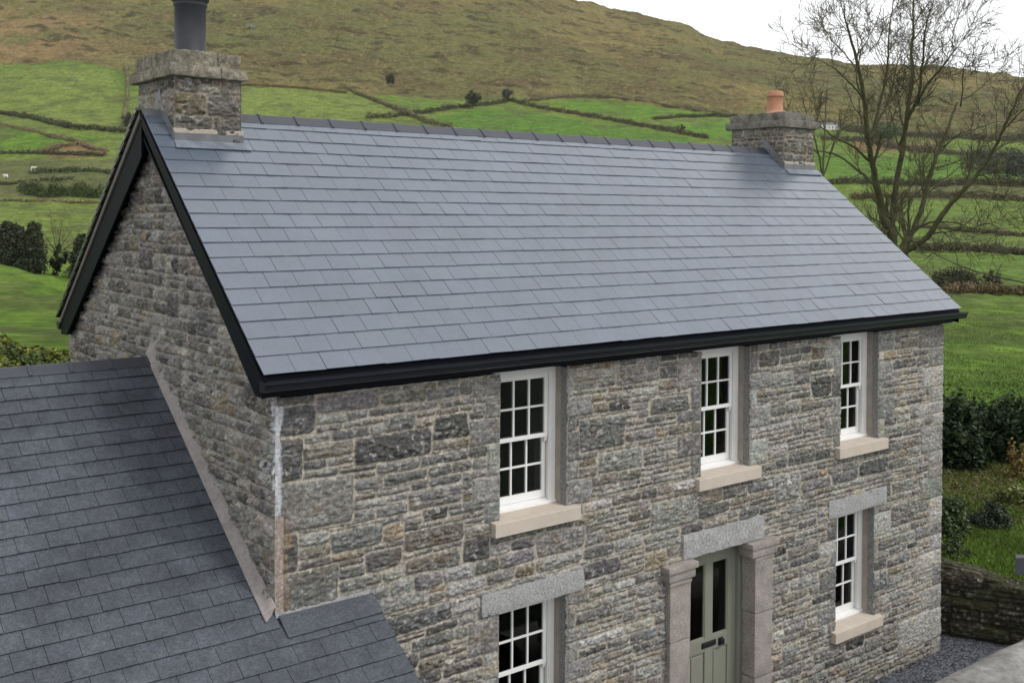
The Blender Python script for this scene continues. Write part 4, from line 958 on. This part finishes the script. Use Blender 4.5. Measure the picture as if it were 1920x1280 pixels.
for k,(pts,h,tr_,n,sz,col,lab) in enumerate(HG): hedge(pts,h,tr_,n,sz,col,lab,700+k)
def bush(x,y,t_rng,h,w,n,size,color,label,seed,name="bush",cat="bush",trunk=False):
    n=int(n*2.5); size=size*.6; color=np.array(color)*1.9
    p,t=ground_at(x,y,*t_rng); r=np.random.default_rng(seed)
    if trunk:
        root=empty(name,tuple(p),label,cat); tk=Tubes(); tk.tube([(0,0,-.3),(.1,0,h*.35),(0,0,h*.6)],[.2,.16,.08],6,BARK)
        for k in range(6): tk.tube([(.05,0,h*.3),(r.normal(0,w*.2),r.normal(0,w*.2),h*.7)],[.1,.03],5,BARK)
        tk.build("trunk",root); foliage("crown",(0,0,h*.62),(w/2,w/2,h*.42),n,size,color,r,root); return root
    o=foliage(name,(0,0,h*.45),(w/2,w/2,h*.55),n,size,color,r,None); o.location=p; return tag(o,label,cat)
bush(886,204,far,9,8.6,2200,.55,(.03,.034,.018),"larger round dark tree standing on the hedge at mid slope",801,"round_tree","tree",True)
bush(950,192,far,8,7,1400,.5,(.05,.047,.032),"sparser round brown tree beside the larger one at mid slope",802,"round_tree","tree",True)
bush(733,163,(300.,1000.),7.5,6.5,1400,.5,(.034,.036,.02),"lone small round tree higher up the brown moor edge",803,"round_tree","tree",True)
bush(1276,248,far,4.5,4.6,700,.4,(.03,.035,.016),"small dark bush on the hedge just above the roof ridge",804)
bush(1658,262,far,9,22,2200,.6,(.05,.075,.035),"pale green bush mound seen between the two trunks",805)
bush(1890,342,far,13,20,3000,.55,(.033,.036,.024),"dark round thicket at the right edge behind the leaning stems",806)
bush(1845,318,far,9,16,2000,.55,(.04,.045,.028),"dark green thicket left of the one at the right edge",807)
bush(1862,545,(60.,200.),2.3,1.9,1500,.13,(.04,.032,.022),"small round leafless shrub on the hedge by the near field",808)
bush(238,238,far,6,5,1500,.45,(.042,.038,.026),"dark bush at the foot of the hedgerow by the big chimney",809)
# shrubs in the garden on the right
def garden_foliage(name,x,y,t,rad,n,size,color,label,cat,seed,zoff=0,stems=0,scol=(.06,.045,.025)):
    c=at(x,y,t); r=np.random.default_rng(seed); gz=zat(c[0],c[1]); 
    root=empty(name,(c[0],c[1],gz),label,cat)
    foliage("foliage",(0,0,c[2]-gz),rad,n,size,color,r,root)
    if stems:
        tk=Tubes()
        for k in range(stems):
            a=r.uniform(0,6.28); q=rad[0]*r.uniform(.1,.75)
            tk.tube(smooth_path([(q*.3*math.cos(a),q*.3*math.sin(a),-.05),(q*.7*math.cos(a),q*.7*math.sin(a),(c[2]-gz)*.6),(q*math.cos(a),q*math.sin(a),(c[2]-gz)*1.05)],6),np.linspace(.022,.008,6),5,scol)
        tk.build("stems",root)
    return root
LAU=(.02,.036,.012)
garden_foliage("laurel_bush",1790,842,23.5,(.95,.9,1.15),16000,.055,LAU,"dark glossy evergreen bush hard by the right corner of the house","bush",901,stems=14)
garden_foliage("laurel_bush",1850,848,24.2,(1.05,.9,1.1),15000,.055,(.018,.032,.011),"dark evergreen bush in the middle of the garden hedge","bush",902,stems=14)
garden_foliage("laurel_bush",1915,838,24.,(1.0,.9,1.25),16000,.055,(.024,.043,.013),"taller dark evergreen bush running out of the right edge","bush",903,stems=14)
garden_foliage("yellow_sapling",1905,850,22.2,(.28,.3,.62),380,.042,(.20,.14,.04),"thin sapling with yellow and orange autumn leaves before the dark hedge","sapling",904,stems=5,scol=(.12,.085,.05))
garden_foliage("leafy_shrub",1782,980,18.6,(.42,.42,.52),5200,.035,(.05,.075,.028),"mid green shrub beside the house corner above the garden wall","shrub",905,stems=10)
garden_foliage("rosemary_bush",1858,972,19.1,(.42,.38,.36),6500,.028,(.034,.045,.026),"dark grey-green round shrub standing on the lawn","shrub",906,stems=16)
garden_foliage("variegated_shrub",1908,940,20.4,(.36,.3,.34),2200,.045,(.14,.16,.05),"pale yellow-green leafy shrub at the right edge of the lawn","shrub",907,stems=10)
garden_foliage("leafy_shrub",1778,1032,17.7,(.36,.36,.2),2600,.03,(.06,.078,.032),"low pale green plant spilling over the garden wall","shrub",908,stems=6)
# fallen leaves and dry stems under the hedge
r=np.random.default_rng(55); n=5200
px=r.uniform(1755,1930,n); tt_=r.uniform(19.2,23.4,n)
P_=terrain_pt(px,tt_); keep=(r.random(n)<ss(19.0,22.5,tt_)*.9+.06); P_=P_[keep]; P_[:,2]+=r.uniform(.0,.05,len(P_))
V,F=leaf_quads(P_,.035,r,.15); cc=np.array([.13,.085,.045])*r.uniform(.5,1.5,(len(P_),1)); 
tag(mesh_np("fallen_leaves",V,F,M['leaf'],None,col=np.repeat(cc,4,0),smooth=False),kind="stuff")
# lawn grass
def grass(name,px,tt_,h,w,color,seed):
    r=np.random.default_rng(seed); P_=terrain_pt(px,tt_); xw=np.interp(-P_[:,1],-WALLPATH[:,1],WALLPATH[:,0]); P_=P_[(P_[:,0]>xw+.4)]; n=len(P_); a=r.uniform(0,6.28,n); d=np.c_[np.cos(a),np.sin(a),np.zeros(n)]; hh=h*r.uniform(.5,1.5,n)
    lean=r.normal(0,.45,(n,2))*hh[:,None]
    V=np.stack([P_-d*w,P_+d*w,P_+np.c_[lean,hh]],1).reshape(-1,3)
    k=fbm(P_[:,0]/.8,P_[:,1]/.8,601,3); c=np.array(color)*(.55+.9*k)[:,None]*r.uniform(.7,1.35,(n,1))
    return tag(mesh_np(name,V,np.arange(3*n).reshape(n,3),M['grass'],None,col=np.repeat(c,3,0),smooth=False),kind="stuff")
n=110000; px=r.uniform(1740,2300,n); tt_=r.uniform(15.6,24.5,n)
grass("lawn_grass",px,tt_,.06,.007,(.115,.175,.03),61)
n=90000; px=r.uniform(1600,2700,n); tt_=np.exp(r.uniform(math.log(24),math.log(92),n))
grass("field_grass",px,tt_,.07,.03,(.105,.19,.03),62)
# clipped conifer hedge behind the annex ridge
r=np.random.default_rng(71)
n=24000; x_=r.uniform(-90,142,n); dep=r.uniform(24,27.5,n); top=y_img(0*x_,0*x_+60)*0+np.interp(x_,[-90,0,40,90,142],[622,634,646,656,668])
zt=np.array([at(a,b,25.5)[2] for a,b in zip(x_[:1],top[:1])]); 
B0=np.stack([at(a,640,d_) for a,d_ in zip(x_,dep)]); ztop=CAM[2]-(top-427)/FPX*25.6
f_=r.uniform(0,1,n)**.5; lump=(fbm(B0[:,0]/.5,B0[:,1]/.5,611,3)-.5)*.5
B0[:,2]=ztop-.42-(1-f_)*1.6+lump-.25*np.abs(dep-25.7)
V,F=leaf_quads(B0,.075,r,.6); kk=ss(.42,.6,fbm(B0[:,0]/.35,B0[:,1]/.35,621,3))
c=(np.array([.07,.095,.024])[None]*(1-kk[:,None])+np.array([.21,.225,.035])[None]*kk[:,None])*r.uniform(.6,1.35,(n,1))
tag(mesh_np("conifer_hedge",V,F,M['leaf'],None,col=np.repeat(c,4,0),smooth=False),"yellow-green trimmed conifer hedge behind the annex ridge","hedge")
o=bpy.data.objects["conifer_hedge"]

# ------------------------------------------------------------------ small far things
def sheep(x,y,t_rng,face,label,size=1.0):
    p,t=ground_at(x,y,*t_rng)
    vs=[(-.45,0,.72),(0,0,.75),(.42,0,.74),(.62,0,.92),(.82,0,.88),(-.38,.14,.4),(-.38,.14,0),(-.38,-.14,.4),(-.38,-.14,0),(.36,.14,.4),(.36,.14,0),(.36,-.14,.4),(.36,-.14,0)]
    es=[(0,1),(1,2),(2,3),(3,4),(0,5),(5,6),(0,7),(7,8),(2,9),(9,10),(2,11),(11,12)]
    rr=[.27,.32,.27,.14,.085,.08,.045,.08,.045,.08,.045,.08,.045]
    me=bpy.data.meshes.new("sheep"); me.from_pydata(vs,es,[]); me.materials.append(M['wool']); o=bpy.data.objects.new("sheep",me); COL.objects.link(o)
    m=o.modifiers.new("skin",'SKIN'); 
    for d_,q in zip(me.skin_vertices[0].data,rr): d_.radius=(q,q)
    me.skin_vertices[0].data[1].use_root=True
    s=o.modifiers.new("sub",'SUBSURF'); s.levels=s.render_levels=2
    o.location=p; o.rotation_euler=(0,0,face); o.scale=(size,)*3
    return tag(o,label,"sheep","sheep in the left field")
sheep(62,321,far,R(-20),"white sheep standing side-on, the right of the two in the left field",1.35)
sheep(11,335,far,R(150),"white sheep at the left edge, lower of the two in the field",1.2)
p,_=ground_at(1556,243,*far)
fh=empty("far_farmhouse",tuple(p),"tiny white farmhouse far off just right of the right chimney","house")
m=MB(); m.box(-8,8,-3,3,-.5,4.2); m.build("wall",M['whitewash'],fh)
m=MB(); m.prism([(-3.3,4.1),(0,6.3),(3.3,4.1)],'x',-8.3,8.3); m.build("roof",M['farroof'],fh)
for xx in (-5.5,-2,1.5,5):
    m=MB(); m.box(xx,xx+1,-3.05,-3.01,1.2,2.6); m.build("window",M['black'],fh)
fh.rotation_euler=(0,0,-YAW); fh.scale=(.6,.6,.6)
p,_=ground_at(474,54,600.,1100.)
V,F=rough_box(-3,3,-2,2,-1,1.6,amp=.9,cell=.6,seed=7,rd=1.2); o=mesh_np("boulder",V,F,M['rock']); o.location=p; o.rotation_euler=(0,R(8),-YAW+.3); tag(o,"pale rock outcrop on the moor above the ridge near the big chimney","rock")
# cable from the tree toward the right
A=at(1735,466,T2-.3);B=at(1935,533,17.); tb=Tubes(); s=np.linspace(0,1,20)[:,None]; Pc=A*(1-s)+B*s; Pc[:,2]-=.12*np.sin(s[:,0]*math.pi)
tb.tube(Pc,np.full(20,.011),5,(.03,.026,.018)); tag(tb.build("cable"),"thin dark cable slanting from the leaning tree down to the right edge","cable")

# ------------------------------------------------------------------ damp valley air
hz=MB(); mn,mx_=GB; hz.box(mn[0]-5,mx_[0]+5,mn[1]-5,mx_[1]+5,mn[2]-1,mx_[2]+15)
hm=bpy.data.materials.new('damp_air'); hm.use_nodes=True; t=hm.node_tree; t.nodes.clear()
o_=t.nodes.new('ShaderNodeOutputMaterial'); pv=t.nodes.new('ShaderNodeVolumePrincipled'); pv.inputs['Density'].default_value=HAZE; pv.inputs['Color'].default_value=(.85,.9,1,1)
t.links.new(pv.outputs[0],o_.inputs['Volume'])
tag(hz.build("haze",hm),kind="stuff")
